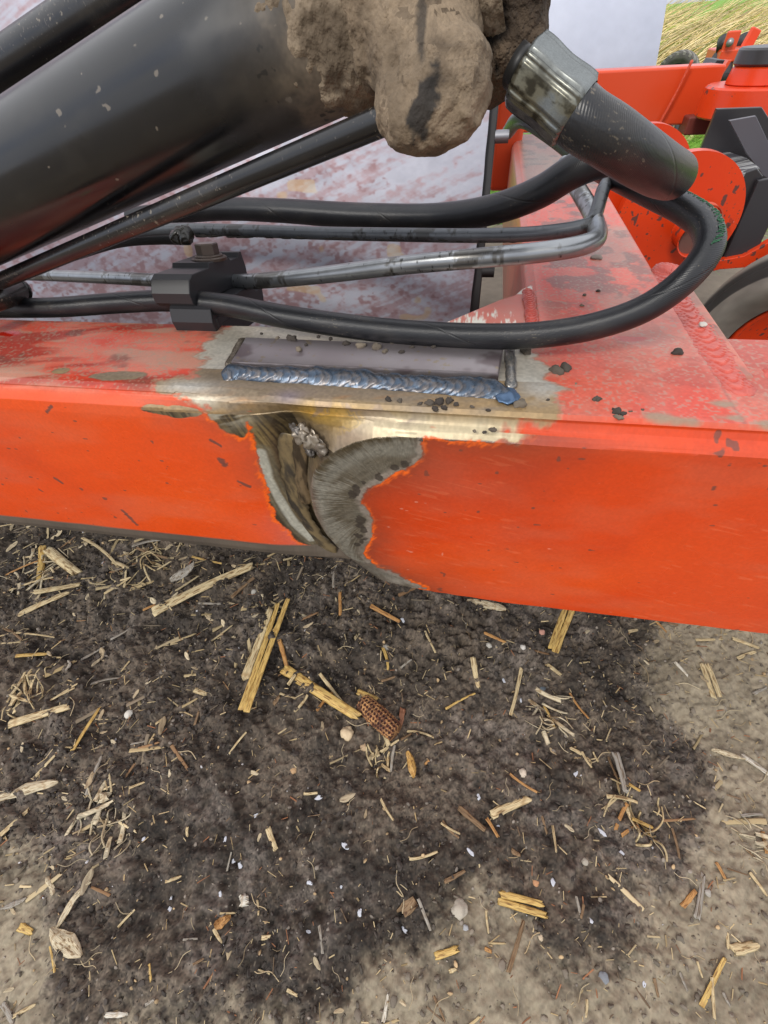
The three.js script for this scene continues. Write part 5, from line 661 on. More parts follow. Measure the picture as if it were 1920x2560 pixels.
const ST = [
  ['corn_stalk', 'short thick corn stub lying slanted under the left end of the beam', -.8252, -.1243, -.718, -.0775, .021, 'pale', { th: .8 }],
  ['corn_stalk', 'upright-looking tan stalk piece left of the short thick stub', -.839, -.1309, -.7905, -.0458, .0145, 'yellow', { th: .6 }],
  ['corn_stalk', 'tan stalk strip below the short thick stub, upper of a pair', -.774, -.0217, -.7022, -.0627, .0115, 'pale', {}],
  ['corn_stalk', 'broad tan stalk strip below the stub, lower of a pair', -.7764, .0192, -.7059, -.0384, .015, 'pale', {}],
  ['corn_stalk', 'long pale corn stalk slanting up towards the beam bottom', -.5158, -.0141, -.3683, -.1441, .0187, 'pale', { n: 26, split: 0 }],
  ['corn_stalk', 'shorter yellow stalk standing beside the long yellow stalk', -.3076, .0751, -.3064, -.058, .0169, 'pale', { n: 24 }],
  ['corn_stalk', 'long yellow corn stalk pointing at the weld groove', -.2859, .1254, -.2887, -.0796, .0218, 'yellow', { n: 28, split: 1 }],
  ['corn_stalk', 'yellow split stalk leading down to the corn cob', -.2538, .045, -.1099, .1063, .0173, 'yellow', { n: 24 }],
  ['corn_stalk', 'small yellow stalk chunk just above the corn cob', -.1268, .0625, -.0882, .0731, .0098, 'yellow', {}],
  ['corn_stalk', 'pale flat stalk with a step at the left side of the soil', -.647, .1943, -.5523, .1553, .013, 'pale', {}],
  ['corn_stalk', 'narrow yellow stalk slanting beside the flat pale stalk', -.5116, .2153, -.5163, .1478, .0072, 'yellow', {}],
  ['corn_stalk', 'thin pale stem below the flat pale stalk at the left', -.5549, .2521, -.5308, .2211, .0046, 'pale', {}],
  ['corn_stalk', 'curved brownish stem in the left part of the dark soil', -.4616, .2599, -.4706, .2114, .0057, 'grey', { bend: .3 }],
  ['corn_husk', 'long pale husk blade cut by the left picture edge', -.5917, .2844, -.5038, .2497, .014, 'husk', { leaf: 1 }],
  ['corn_leaf', 'grey crumpled leaf above the long pale stalk', -.5266, -.0887, -.4694, -.1171, .0231, 'grey', { leaf: 1, lift: .2 }],
  ['straw_piece', 'thin straight straw lying level near the left edge under the stalk pair', -.7564, .0513, -.6809, .0473, .0036, 'pale', {}],
  ['corn_leaf', 'small white folded leaf on dark soil at the left', -.6147, .0871, -.5899, .111, .0073, 'white', { leaf: 1 }],
  ['straw_chip', 'pale chip of straw left of the two yellow stalks', -.3826, .0995, -.3551, .1054, .0088, 'pale', {}],
  ['corn_stalk', 'broad split stalk half hidden under the right part of the beam', .1677, -.0401, .2158, -.1549, .02, 'yellow', { split: 1, n: 22 }],
  ['corn_stalk', 'flat yellow stalk lying on the pale soil at the right under the beam', .3993, -.0623, .3999, -.0059, .0151, 'pale', { split: 1 }],
  ['corn_stalk', 'pale stalk piece standing clear right of the corn cob', .0452, -.0163, .0582, .0321, .0088, 'pale', {}],
  ['corn_stalk', 'long thin tan stalk in the dark soil beside the blue stone', .1229, -.0101, .1049, .0667, .0061, 'pale', {}],
  ['corn_stalk', 'short pale stick left of the broad split stalk foot', .1625, -.0266, .1834, -.0096, .0063, 'pale', {}],
  ['corn_stalk', 'tan stick near the white pebble in the upper dark soil', .0624, -.0589, .0986, -.0464, .0053, 'orange', {}],
  ['corn_stalk', 'tan stick slanting below the lower tip of the bare metal', -.1348, -.0865, -.0765, -.061, .0077, 'orange', {}],
  ['corn_husk', 'torn pale husk at the foot of the beam in the middle', .0334, -.1259, .1003, -.1128, .014, 'husk', { leaf: 1, pow: .3 }],
  ['corn_stalk', 'stout pale chunk with torn end low in the dark soil', .0773, .1919, .1303, .1625, .0109, 'pale', {}],
  ['corn_stalk', 'greyish thick stalk piece in the litter line at the right', .2432, .0891, .2483, .1443, .0112, 'grey', { n: 20 }],
  ['corn_stalk', 'yellow stick crossing the foot of the greyish thick stalk', .2412, .1214, .2628, .1391, .0042, 'yellow', {}],
  ['corn_stalk', 'tan stick at the lower end of the litter line', .2519, .1652, .2798, .171, .005, 'yellow', {}],
  ['corn_stalk', 'whitish flat stalk cut by the right picture edge', .4115, .0639, .442, .087, .008, 'white', {}],
  ['corn_husk', 'frayed husk joined to the whitish stalk at the right edge', .3723, .0642, .4131, .0696, .0076, 'husk', { leaf: 1 }],
  ['corn_stalk', 'thick tan stick on pale soil below the beam at the right edge', .4526, -.1141, .4931, -.1029, .007, 'pale', {}],
  ['corn_stalk', 'tan stick just under the thick stick at the right edge', .4512, -.0799, .4845, -.0975, .0056, 'pale', {}],
  ['corn_stalk', 'pale split straw lying alone where dark soil meets pale soil', .3545, -.0588, .3707, -.037, .0049, 'white', {}],
  ['corn_leaf', 'small orange leaf below the corn cob', -.0363, .1332, -.0236, .1649, .0111, 'gold', { leaf: 1 }],
  ['corn_stalk', 'reddish peeling straw right of the corn cob', -.0517, .0745, -.0532, .1046, .0095, 'rust', {}],
  ['corn_stalk', 'dark rotten stem in the lower dark soil', .0362, .1881, .0732, .211, .0072, 'brown', {}],
  ['corn_stalk', 'forked tan twig running on from the dark rotten stem', .0728, .1953, .089, .2145, .0046, 'orange', {}],
  ['corn_stalk', 'big frayed yellow stalk chunk beside the round grey stone', .0865, .2697, .1464, .2734, .0153, 'yellow', { split: 1, torn: .5, n: 22 }],
  ['corn_stalk', 'yellow block of stalk below the round grey stone', .0199, .3329, .0501, .3205, .0075, 'yellow', {}],
  ['corn_stalk', 'thin brown forked stem below the big frayed chunk', .0992, .3318, .1182, .2852, .0049, 'brown', { n: 20 }],
  ['corn_stalk', 'long yellow stalk at the lower right crossed by a thin straw', .2923, .3222, .3267, .2775, .0054, 'yellow', { n: 20 }],
  ['straw_piece', 'thin straw crossing the long yellow stalk at lower right', .3089, .2962, .3031, .3285, .0033, 'pale', {}],
  ['corn_stalk', 'pale stout stalk piece touching the right edge low down', .335, .272, .3703, .2604, .0099, 'pale', {}],
  ['straw_piece', 'short upright straw above the pale stout stalk piece', .3371, .2559, .3327, .2718, .0035, 'pale', {}],
  ['corn_stalk', 'greyish brown flat stem on pale soil at the right', .3048, .253, .3245, .2075, .0064, 'grey', { n: 18 }],
  ['corn_stalk', 'orange-tan frayed straw left of the greyish flat stem', .2927, .2439, .3116, .2255, .006, 'orange', {}],
  ['corn_stalk', 'tan stick above the greyish flat stem', .3412, .1941, .3481, .2112, .0042, 'orange', {}],
  ['straw_piece', 'grey straw beside the brown wood chip', -.0035, .2869, .0153, .3135, .0037, 'grey', {}],
  ['wood_chip', 'brown wood-like chip left of the round grey stone', -.0218, .3043, -.0009, .285, .014, 'brown', { torn: .5 }],
  ['corn_stalk', 'slanting brown stick above the round grey stone', .0254, .2682, .0505, .2525, .0048, 'brown', {}],
  ['corn_husk', 'pale husk tip at the lower left on pale soil', -.4245, .3899, -.3716, .4035, .0166, 'husk', { leaf: 1 }],
  ['corn_leaf', 'long curled dry leaf above the pale husk tip', -.423, .3876, -.4039, .3391, .0082, 'husk', { leaf: 1, sway: 1 }],
  ['straw_block', 'small yellow straw block on pale soil at lower left', -.4668, .3939, -.446, .3958, .008, 'yellow', {}],
  ['corn_stalk', 'forked cream straw chunk in the lower left dark soil', -.2006, .2526, -.1819, .2746, .0077, 'pale', {}],
  ['straw_chip', 'flat white chip in the lower left dark soil', -.216, .3272, -.1994, .3229, .0114, 'white', { torn: .4 }],
  ['corn_husk', 'brown husk chip below the flat white chip', -.2334, .3534, -.2198, .3398, .0112, 'orange', { leaf: 1, pow: .4 }],
  ['straw_chip', 'pale chip just under the brown husk chip', -.234, .3542, -.2175, .3655, .0041, 'pale', {}],
  ['straw_piece', 'grey feathery straw at the left edge on pale soil', -.501, .3848, -.4739, .3697, .0063, 'grey', { leaf: 1 }],
  ['corn_leaf', 'little pale leaf on pale soil at the left', -.4625, .3473, -.4426, .3612, .0074, 'husk', { leaf: 1 }],
  ['corn_stalk', 'long slanting straw cut by the left edge above the pale soil', -.5563, .3232, -.5318, .2858, .0075, 'pale', {}],
  ['straw_chip', 'fuzzy beige chunk left of the middle in dark soil', -.4458, .2611, -.4268, .2531, .0137, 'husk', { torn: .7, th: .7 }],
  ['straw_piece', 'greyish straw piece in the bottom left corner', -.4413, .4517, -.4147, .4626, .006, 'grey', {}],
  ['straw_piece', 'pale straw pointing out of the bottom left corner', -.4207, .458, -.4007, .4449, .0039, 'pale', {}],
  ['straw_piece', 'pale ragged straw at the bottom edge left of centre', -.319, .438, -.2942, .4335, .0047, 'white', { torn: .5 }],
  ['straw_piece', 'grey-white straw at the bottom edge near the centre', -.0265, .3917, -.0243, .3675, .0038, 'white', {}],
];
for (const [name, label, x1, z1, x2, z2, w, kind, o] of ST) straw(name, label, name.startsWith('corn_stalk') ? 'corn stalk' : name.replace('_', ' '), x1, z1, x2, z2, w, kind, o);
// alike slivers, each where the photograph has one
const SL = [-.2086, -.1105, -.217, -.1618, .0045, -.4107, .2413, -.392, .2299, .0039, -.5677, .0436, -.5321, .0138, .0049, -.183, -.0619, -.1943, -.1082, .0064, .4553, -.025, .4823, -.0406, .0047, .1878, .0199, .2105, .0556, .0041, .1529, .0437, .1646, .0776, .0046, .0099, .0661, .0542, .037, .0036, -.0424, .1023, -.0004, .1072, .0041, .382, .1408, .412, .1332, .004, -.0177, .2557, .0172, .2414, .0034, .0745, .2843, .078, .3048, .0027, .179, .3357, .1761, .3503, .0029, .4039, .153, .4004, .1782, .0044, .0229, .3623, .0372, .379, .0029, .0172, .2081, .0401, .2249, .0041, -.2415, .3033, -.2429, .2814, .003, -.192, .3209, -.1835, .3352, .0028, -.2887, .3926, -.2794, .4063, .0035, -.1324, .3853, -.1185, .3878, .0034, -.279, .4237, -.2691, .4169, .0034, -.3952, .4199, -.4159, .4011, .0027, -.3127, .3257, -.2927, .3164, .0044, -.3526, .3751, -.3349, .3542, .0033, -.1107, .3293, -.1001, .3524, .0036, -.2411, .3859, -.2305, .3786, .0031, -.3092, .2679, -.3049, .2797, .0042, -.1684, .2088, -.1463, .2052, .0038, -.2638, .3693, -.2468, .3653, .0023, -.174, .3524, -.1615, .3482, .005, .103, .2227, .1162, .228, .0064, -.2744, -.0027, -.2418, .0486, .0079, -.2336, .0733, -.2249, .0526, .0063, -.2926, .0629, -.2839, .0345, .0059, -.2517, .101, -.2402, .0869, .008, -.1959, .0831, -.2093, .1122, .0049, -.1628, .0624, -.1793, .1075, .0055, -.1898, .0473, -.1415, .0838, .0056, -.8858, -.0604, -.8232, -.0987, .0065, -.84, -.0288, -.7622, -.0676, .0055, -.7627, -.1647, -.6489, -.1121, .0074, -.6714, -.119, -.6133, -.0975, .0087, -.653, -.1628, -.5807, -.1807, .0099, -.6286, -.145, -.5556, -.1345, .0056, -.509, -.1457, -.4347, -.1332, .0055, -.5492, -.0258, -.496, -.0547, .0059, -.389, -.0655, -.3606, -.1134, .0097, -.443, -.0451, -.3947, -.0462, .0051, -.796, .0426, -.7274, .0641, .005, -.6798, .122, -.649, .1503, .0059, -.6915, .1537, -.6557, .1514, .0064, -.6072, .1565, -.5607, .1302, .0051, -.5918, .1478, -.5615, .1239, .0045, -.5556, .1164, -.5167, .0971, .0046, -.602, .0824, -.5778, .0496, .0048, -.7198, .0928, -.668, .0778, .0076, -.4163, .1594, -.4068, .1463, .0042, -.3582, .1502, -.3597, .1269, .0049, -.4421, .1889, -.415, .1791, .0035, -.4104, .1699, -.4153, .1955, .0035, -.2911, .1781, -.2734, .1453, .0035, .2235, .1073, .2096, .0945, .0038, .1833, .0936, .2107, .107, .005, .1959, .0993, .2065, .1199, .0038, .1013, .142, .137, .1596, .0037, -.0648, .1977, -.0423, .2207, .0037, .0159, .2109, .0417, .2192, .003, .1409, .1812, .1494, .201, .0035, .1552, .1874, .1552, .2202, .0035, .2355, .0954, .2431, .1282, .0043, .2468, .1503, .2272, .1837, .0051, .2337, .1867, .2572, .1723, .0045, .2673, .1685, .2772, .1874, .0035, .3, .1672, .3014, .199, .0034, .3785, .1741, .3881, .1841, .0038, .3774, .1973, .3894, .2169, .0042, .2774, .2986, .2817, .3125, .0029, .2482, .3068, .2524, .3236, .0033, .0364, .3418, .0468, .3369, .0039, .0739, .3163, .0826, .3179, .004, .1809, .2604, .175, .2752, .0036, .1727, .2547, .1753, .2718, .0032, .2962, .2861, .3001, .3005, .0025, .3174, .3061, .3217, .3166, .0029, .3441, -.1302, .3581, -.1102, .0046, .2878, -.0927, .3157, -.1113, .0059, -.0341, -.0454, -.0109, -.0133, .004, -.0656, .0152, -.0484, -.0009, .0039, -.0969, -.0145, -.0804, .024, .0058, -.0938, .0391, -.0699, .029, .0044, -.0497, .1205, -.0341, .1071, .004, -.0753, .1406, -.0497, .1205, .004, -.0573, .1271, -.0571, .163, .0045, -.0122, .1457, -.0045, .1394, .0039];
const MARKS = [['corn cob', -.083, .0981, .0006], ['long yellow stalk', -.2859, .0348, .0007], ['long pale corn stalk', -.4452, -.0766, .0007], ['short thick corn stub', -.7705, -.1007, .0008], ['flat pale stalk at the left', -.6001, .1749, .0006], ['long pale husk blade', -.5473, .2673, .0006], ['pale husk tip', -.3974, .3968, .0005], ['flat white chip', -.2077, .3251, .0005], ['round grey stone', .0455, .2883, .0005], ['big frayed stalk chunk', .1168, .2716, .0005], ['stout pale chunk', .1035, .1773, .0005], ['slate-blue flat stone', .1528, .0163, .0006], ['greyish thick stalk piece', .2459, .1173, .0005], ['whitish stalk at the right edge', .4246, .0756, .0005], ['flat yellow stalk at the right', .3996, -.0333, .0006], ['broad split stalk by the beam', .1886, -.0854, .0007], ['small orange leaf', -.0297, .1486, .0006], ['pale stout piece at the right edge', .3529, .266, .0004], ['long yellow stalk at lower right', .3089, .3003, .0004], ['white oval pebble', -.4687, .1501, .0006], ['forked cream chunk', -.1916, .2639, .0005], ['greyish flat stem', .3151, .2299, .0005], ['brown triangular pebble', -.1921, .1811, .0006], ['ragged straw at the bottom edge', -.3066, .4357, .0004], ['torn husk below the beam', .0669, -.1192, .0007]];
const taken = new Map();
function whereabouts(x, z, what) { // what it is, on which side of which landmark, and how near among its like
  let b = null, d = 9; for (const m of MARKS) { const e = Math.hypot(x - m[1], z - m[2]); if (e < d) { d = e; b = m; } }
  const dx = x - b[1], dz = z - b[2], side = Math.abs(dx) > 2 * Math.abs(dz) ? (dx > 0 ? 'right of' : 'left of') : Math.abs(dz) > 2 * Math.abs(dx) ? (dz > 0 ? 'below' : 'above') : (dz > 0 ? 'below and ' : 'above and ') + (dx > 0 ? 'right of' : 'left of');
  return { key: what + '|' + side + ' the ' + b[0], d, what, side: side + ' the ' + b[0] };
}
function labelAll(list) { // list of [mesh, what]; nearer ones of the same wording are told apart by rank
  const by = {}; for (const [m, what] of list) { const w = whereabouts(m.position.x, m.position.z, what); (by[w.key] ||= []).push([m, w]); }
  for (const k of Object.keys(by)) { const a = by[k].sort((p, q) => p[1].d - q[1].d); a.forEach(([m, w], i) => { m.userData.label = (a.length > 1 ? ['nearest ', 'second nearest ', 'third nearest ', 'fourth nearest ', 'fifth nearest ', 'sixth nearest ', 'seventh nearest '][Math.min(i, 6)] : '') + w.what + ' ' + w.side; }); }
}
{
  const todo = []; for (let i = 0, k = 0; i < SL.length; i += 5, k++) { const r = rng(900 + k), kind = ['pale', 'pale', 'orange', 'yellow', 'pale', 'brown', 'grey'][Math.floor(r() * 7)], L = Math.hypot(SL[i + 2] - SL[i], SL[i + 3] - SL[i + 1]); todo.push([straw('straw_sliver', 'x', 'straw', SL[i], SL[i + 1], SL[i + 2], SL[i + 3], SL[i + 4], kind, { n: 8, m: 6, bend: .35, group: 'thin straw slivers scattered on the soil' }), (L < .028 ? 'short ' : L > .05 ? 'long ' : 'small ') + kind + ' straw sliver']); }
  labelAll(todo);
}
// corn cob with rows of empty sockets
{
  const [x1, z1, x2, z2, w] = [-.1137, .0795, -.0549, .117, .0279], L = Math.hypot(x2 - x1, z2 - z1), R = w / 2, na = 168, nl = 150, rows = 14, P = [], C = [], I = [];
  for (let j = 0; j <= nl; j++) for (let i = 0; i <= na; i++) { const t = j / nl, a = i / na * Math.PI * 2, ru = a / (2 * Math.PI) * rows, row = Math.floor(ru), fu = ru - row - .5, fv0 = t * L / .0050 + (row % 2) * .5, fv = fv0 - Math.floor(fv0) - .5, d = Math.hypot(fu * 1.25, fv * 1.1), cup = sstep(.46, .20, d + .16 * vnoise(ru * 2.3 + 4, fv0 * 1.7)), pr = 1 - .14 * Math.pow(Math.abs(t * 2 - 1), 3), rr = R * pr * (1 + .13 * (.5 - cup) + .05 * vnoise(ru * 5, fv0 * 4)) * (t < .012 || t > .988 ? .55 : 1); P.push((t - .5) * L, Math.cos(a) * rr, Math.sin(a) * rr); const glume = sstep(.34, .50, d); const sp = fbm(t * 9, a * 1.6, 4, 7), c = mul(mix([.050, .012, .006], mix([.17, .055, .020], [.44, .23, .085], sstep(-.3, .6, vnoise(ru * 3, fv0 * 3) + sp)), glume), .75 + .6 * sp); C.push(...c); if (i < na && j < nl) { const q = j * (na + 1) + i; I.push(q, q + 1, q + na + 1, q + 1, q + na + 2, q + na + 1); } }
  for (const [b, f] of [[0, 1], [nl * (na + 1), 0]]) for (let i = 1; i + 1 < na; i++) I.push(b, b + (f ? i + 1 : i), b + (f ? i : i + 1));
  const g = new THREE.BufferGeometry(); g.setAttribute('position', new THREE.Float32BufferAttribute(P, 3)); g.setAttribute('color', new THREE.Float32BufferAttribute(C, 3)); g.setIndex(I); g.computeVertexNormals();
  const m = new THREE.Mesh(g, mat([1, 1, 1], { vertexColors: true, roughness: .75 })); m.name = numbered('corn_cob'); m.castShadow = m.receiveShadow = true; scene.add(m); tag(m, 'bare rusty brown corn cob half sunk in the dark soil', 'corn cob'); lay(m, x1, z1, x2, z2, R * .55);
}
// stones, each a thing; alike small ones share a label
const stoneTex = setRep(tex(256, 256, (u, v) => mul([1, 1, 1], .9 + .4 * tnoise(u, v, 8, 5, 3) + .2 * tnoise(u, v, 60, 2, 4))), 1);
function stone(name, label, cat, x, z, w, c, s, grp, fl = .6, rough = .28) { let g = lump(w / 2, s, fl, grp ? 1 : 3, rough); if (grp) { g = g.toNonIndexed(); g.computeVertexNormals(); g.scale(1.35, .8, .75); } boxUV(g, 30); const m = new THREE.Mesh(g, mat(c, { map: stoneTex, roughness: .75 })); m.name = numbered(name); m.castShadow = m.receiveShadow = true; m.position.set(x, soilHeight(x, z) + w * .06, z); m.rotation.y = rng(s)() * 6; scene.add(m); tag(m, label, cat, grp); return m; }
[['round pale grey stone beside the big frayed stalk chunk', .0455, .2883, .0194, [.40, .36, .29], .6], ['flat blue grey stone on pale soil at lower right', .1985, .317, .0093, [.20, .215, .235], .4], ['small orange pebble above the lower right dark patch', .1331, .2496, .0071, [.46, .24, .12], .6], ['dark slate-blue flat stone in the dark soil', .1528, .0163, .017, [.12, .145, .165], .4], ['pale oval pebble in the upper dark soil left of the blue stone', .0731, -.0426, .0092, [.44, .42, .37], .6], ['round whitish pebble right of the tan stick', .1237, -.0397, .0084, [.58, .55, .50], .7], ['pinkish pebble under the beam right of the middle', .1561, -.0748, .0093, [.48, .25, .19], .6], ['grey pebble below the lower tip of the plate', -.0937, -.0157, .0112, [.36, .34, .30], .6], ['beige angular stone just below the corn cob', -.1272, .1236, .0187, [.60, .47, .30], .8], ['grey pebble by the tip of the long pale stalk', -.35, -.0838, .0125, [.38, .36, .32], .7], ['white oval pebble alone in the left dark soil', -.4687, .1501, .0123, [.58, .56, .50], .6], ['tan pebble left of the small orange leaf', -.0996, .1382, .0103, [.46, .33, .20], .6], ['pale beige pebble in the middle of the dark soil', .1204, .1369, .0103, [.56, .48, .38], .7], ['brown triangular pebble in the middle dark soil', -.1921, .1811, .0095, [.42, .27, .14], .6], ['grey pebble pair member lying by the greyish flat stem', .3234, .2256, .0069, [.34, .32, .28], .6], ['tan-grey pebble in the litter line lower down', .1913, .2198, .0077, [.36, .33, .27], .6], ['pale blue pebble under the round grey stone', .0532, .3038, .0068, [.33, .34, .35], .5], ['buff pebble right of the thin brown forked stem', .1355, .2966, .0058, [.50, .40, .28], .6], ['grey broad pebble near the left edge under the stalk pair', -.8195, -.039, .0132, [.40, .38, .34], .6]]
  .forEach(([label, x, z, w, c, fl], i) => stone('stone', label, 'stone', x, z, w, c, 300 + i, null, fl));
const CH = [-.225, .2395, .0079, -.3611, .2918, .0057, -.2478, .2738, .0051, -.2376, .2911, .006, -.2269, .2936, .006, -.3022, .339, .0063, -.2963, .3496, .0062, -.0981, .2542, .007, -.0958, .293, .0043, -.1331, .2957, .0048, -.0677, .3117, .0056, -.2395, .3243, .0043, -.1439, .2099, .0064, .2342, .2035, .0063, .1515, .2464, .0061, .0544, .2342, .0069, .2154, .1873, .0075, .1879, .1263, .007, .1198, .0371, .006, .0965, .01, .005, .0624, .172, .0063, .1881, .2729, .0045, .2388, .3144, .0042, -.0152, .3172, .0055, .0859, .1991, .0056, -.0724, -.0662, .0076, -.255, .2738, .0046, -.123, .338, .005];
{ const todo = []; for (let i = 0, k = 0; i < CH.length; i += 3, k++) todo.push([stone('white_chip', 'x', 'chip', CH[i], CH[i + 1], CH[i + 2], [.50, .52, .57], 400 + k, 'small white chips in the soil', .35, .6), 'little bluish white chip']); labelAll(todo); }
// crumbs of soil lying on the beam
const CR = [-.182, -.1074, .01, -.1982, -.1097, .0042, -.1636, -.0969, .0041, -.1679, -.0861, .0065, -.1415, -.1101, .005, -.1233, -.1014, .0065, -.1071, -.0976, .0088, -.0917, -.0963, .0088, -.0811, -.0893, .0063, -.0652, -.0889, .0047, -.0567, -.0988, .004, -.0365, -.1026, .0055, -.2189, -.1171, .0034, -.1556, -.1142, .0042, -.1171, -.1151, .0041, -.0762, -.1079, .0056];
const CB = [-.0672, -.0231, .0063, -.057, -.0216, .0049, -.0392, -.0195, .0042, -.0307, -.0215, .0076, -.0229, -.0234, .009, -.0148, -.0254, .0076, -.0084, -.0212, .0048, -.0254, -.0136, .0055, -.0181, -.0155, .0055, .0052, -.0189, .0034, .0186, -.0154, .0037, .0449, -.0255, .0101, .0519, -.1182, .0117, .0783, -.0815, .0117, .0867, -.0892, .0111, .1206, -.0228, .0078, .125, -.0199, .0058, .1212, -.0151, .0058, .1079, -.0389, .0067, .1314, -.0238, .0029, .1414, -.0269, .0032, .1901, -.1238, .009, .1224, -.2537, .0051, .1393, -.2656, .0042, .1169, -.2244, .004, -.0353, .0067, .0033, .0237, -.0024, .0052, .0173, -.0007, .0033, .0092, -.001, .003, .1202, -.1994, .0034, .0682, -.0353, .0027, .0937, -.0625, .0028];
function crumbs(list, y, name, label, grp, seed, drop, where) { const made = []; for (let i = 0, k = 0; i < list.length; i += 3, k++) { const r = rng(seed + k), w = list[i + 2], g = lump(w / 2, seed + k, .75, 2, .55), t = r(); const m = new THREE.Mesh(g, mat(mul(mix([.045, .036, .030], [.19, .155, .115], t * t), 1), { roughness: .95 })); m.name = numbered(name); m.castShadow = m.receiveShadow = true; const z = list[i + 1]; m.position.set(list[i], y + w * .05 - (drop && z > -.014 ? (z + .014) * .9 : 0), z); m.rotation.y = r() * 6; m.scale.set(1.15, 1, .85); scene.add(m); tag(m, label, 'soil crumb', grp); made.push(m); } made.sort((a, b) => a.position.x - b.position.x); const N = ['leftmost', 'second', 'third', 'fourth', 'fifth', 'sixth', 'seventh', 'eighth', 'ninth', 'tenth', 'eleventh', 'twelfth', 'thirteenth', 'fourteenth', 'fifteenth', 'sixteenth', 'seventeenth']; const bin = {}; for (const m of made) { const w = where(m.position.x, m.position.z); (bin[w] ||= []).push(m); } for (const w of Object.keys(bin)) bin[w].forEach((m, i) => { m.userData.label = (bin[w].length === 1 ? 'single' : i ? N[i] + ' from left' : 'leftmost') + ' soil crumb ' + w; }); }
crumbs(CR, .4870, 'soil_crumb', 'small crumb of dry soil lying on the purplish patch plate', 'soil crumbs on the patch plate', 600, 0, () => 'on the purplish patch plate');
crumbs(CB, YT, 'soil_crumb', 'loose crumb of dark soil lying on the bare or red top of the beam', 'soil crumbs on the beam', 700, 1, (x, z) => x < .0 ? 'in the row below the blue weld bead' : x < .105 && z < -.02 ? 'on bare metal right of the patch plate' : x < .105 ? 'on the pale lip right below the weld crater' : z > -.04 ? 'on the red front lip of the beam' : 'on the red top of the cross beam');
{ const [x, z, w] = [.1513, -.374, .0137], g = lump(w / 2, 801, .4, 2, .4), m = new THREE.Mesh(g, mat([.24, .19, .16], { roughness: .8 })); m.name = numbered('paint_chip'); m.castShadow = true; m.position.set(x, YT + .001, z); scene.add(m); tag(m, 'flat grey chip lying on the cross beam under the steel lines', 'chip'); }
{ const [x, z, w] = [.2247, -.1762, .0068], g = lump(w / 2, 802, .6, 2, .4), m = new THREE.Mesh(g, mat([.52, .49, .44], { roughness: .6 })); m.name = numbered('pebble'); m.castShadow = true; m.position.set(x, YT + .004, z); scene.add(m); tag(m, 'small shiny pebble lying on the red weld', 'pebble'); }
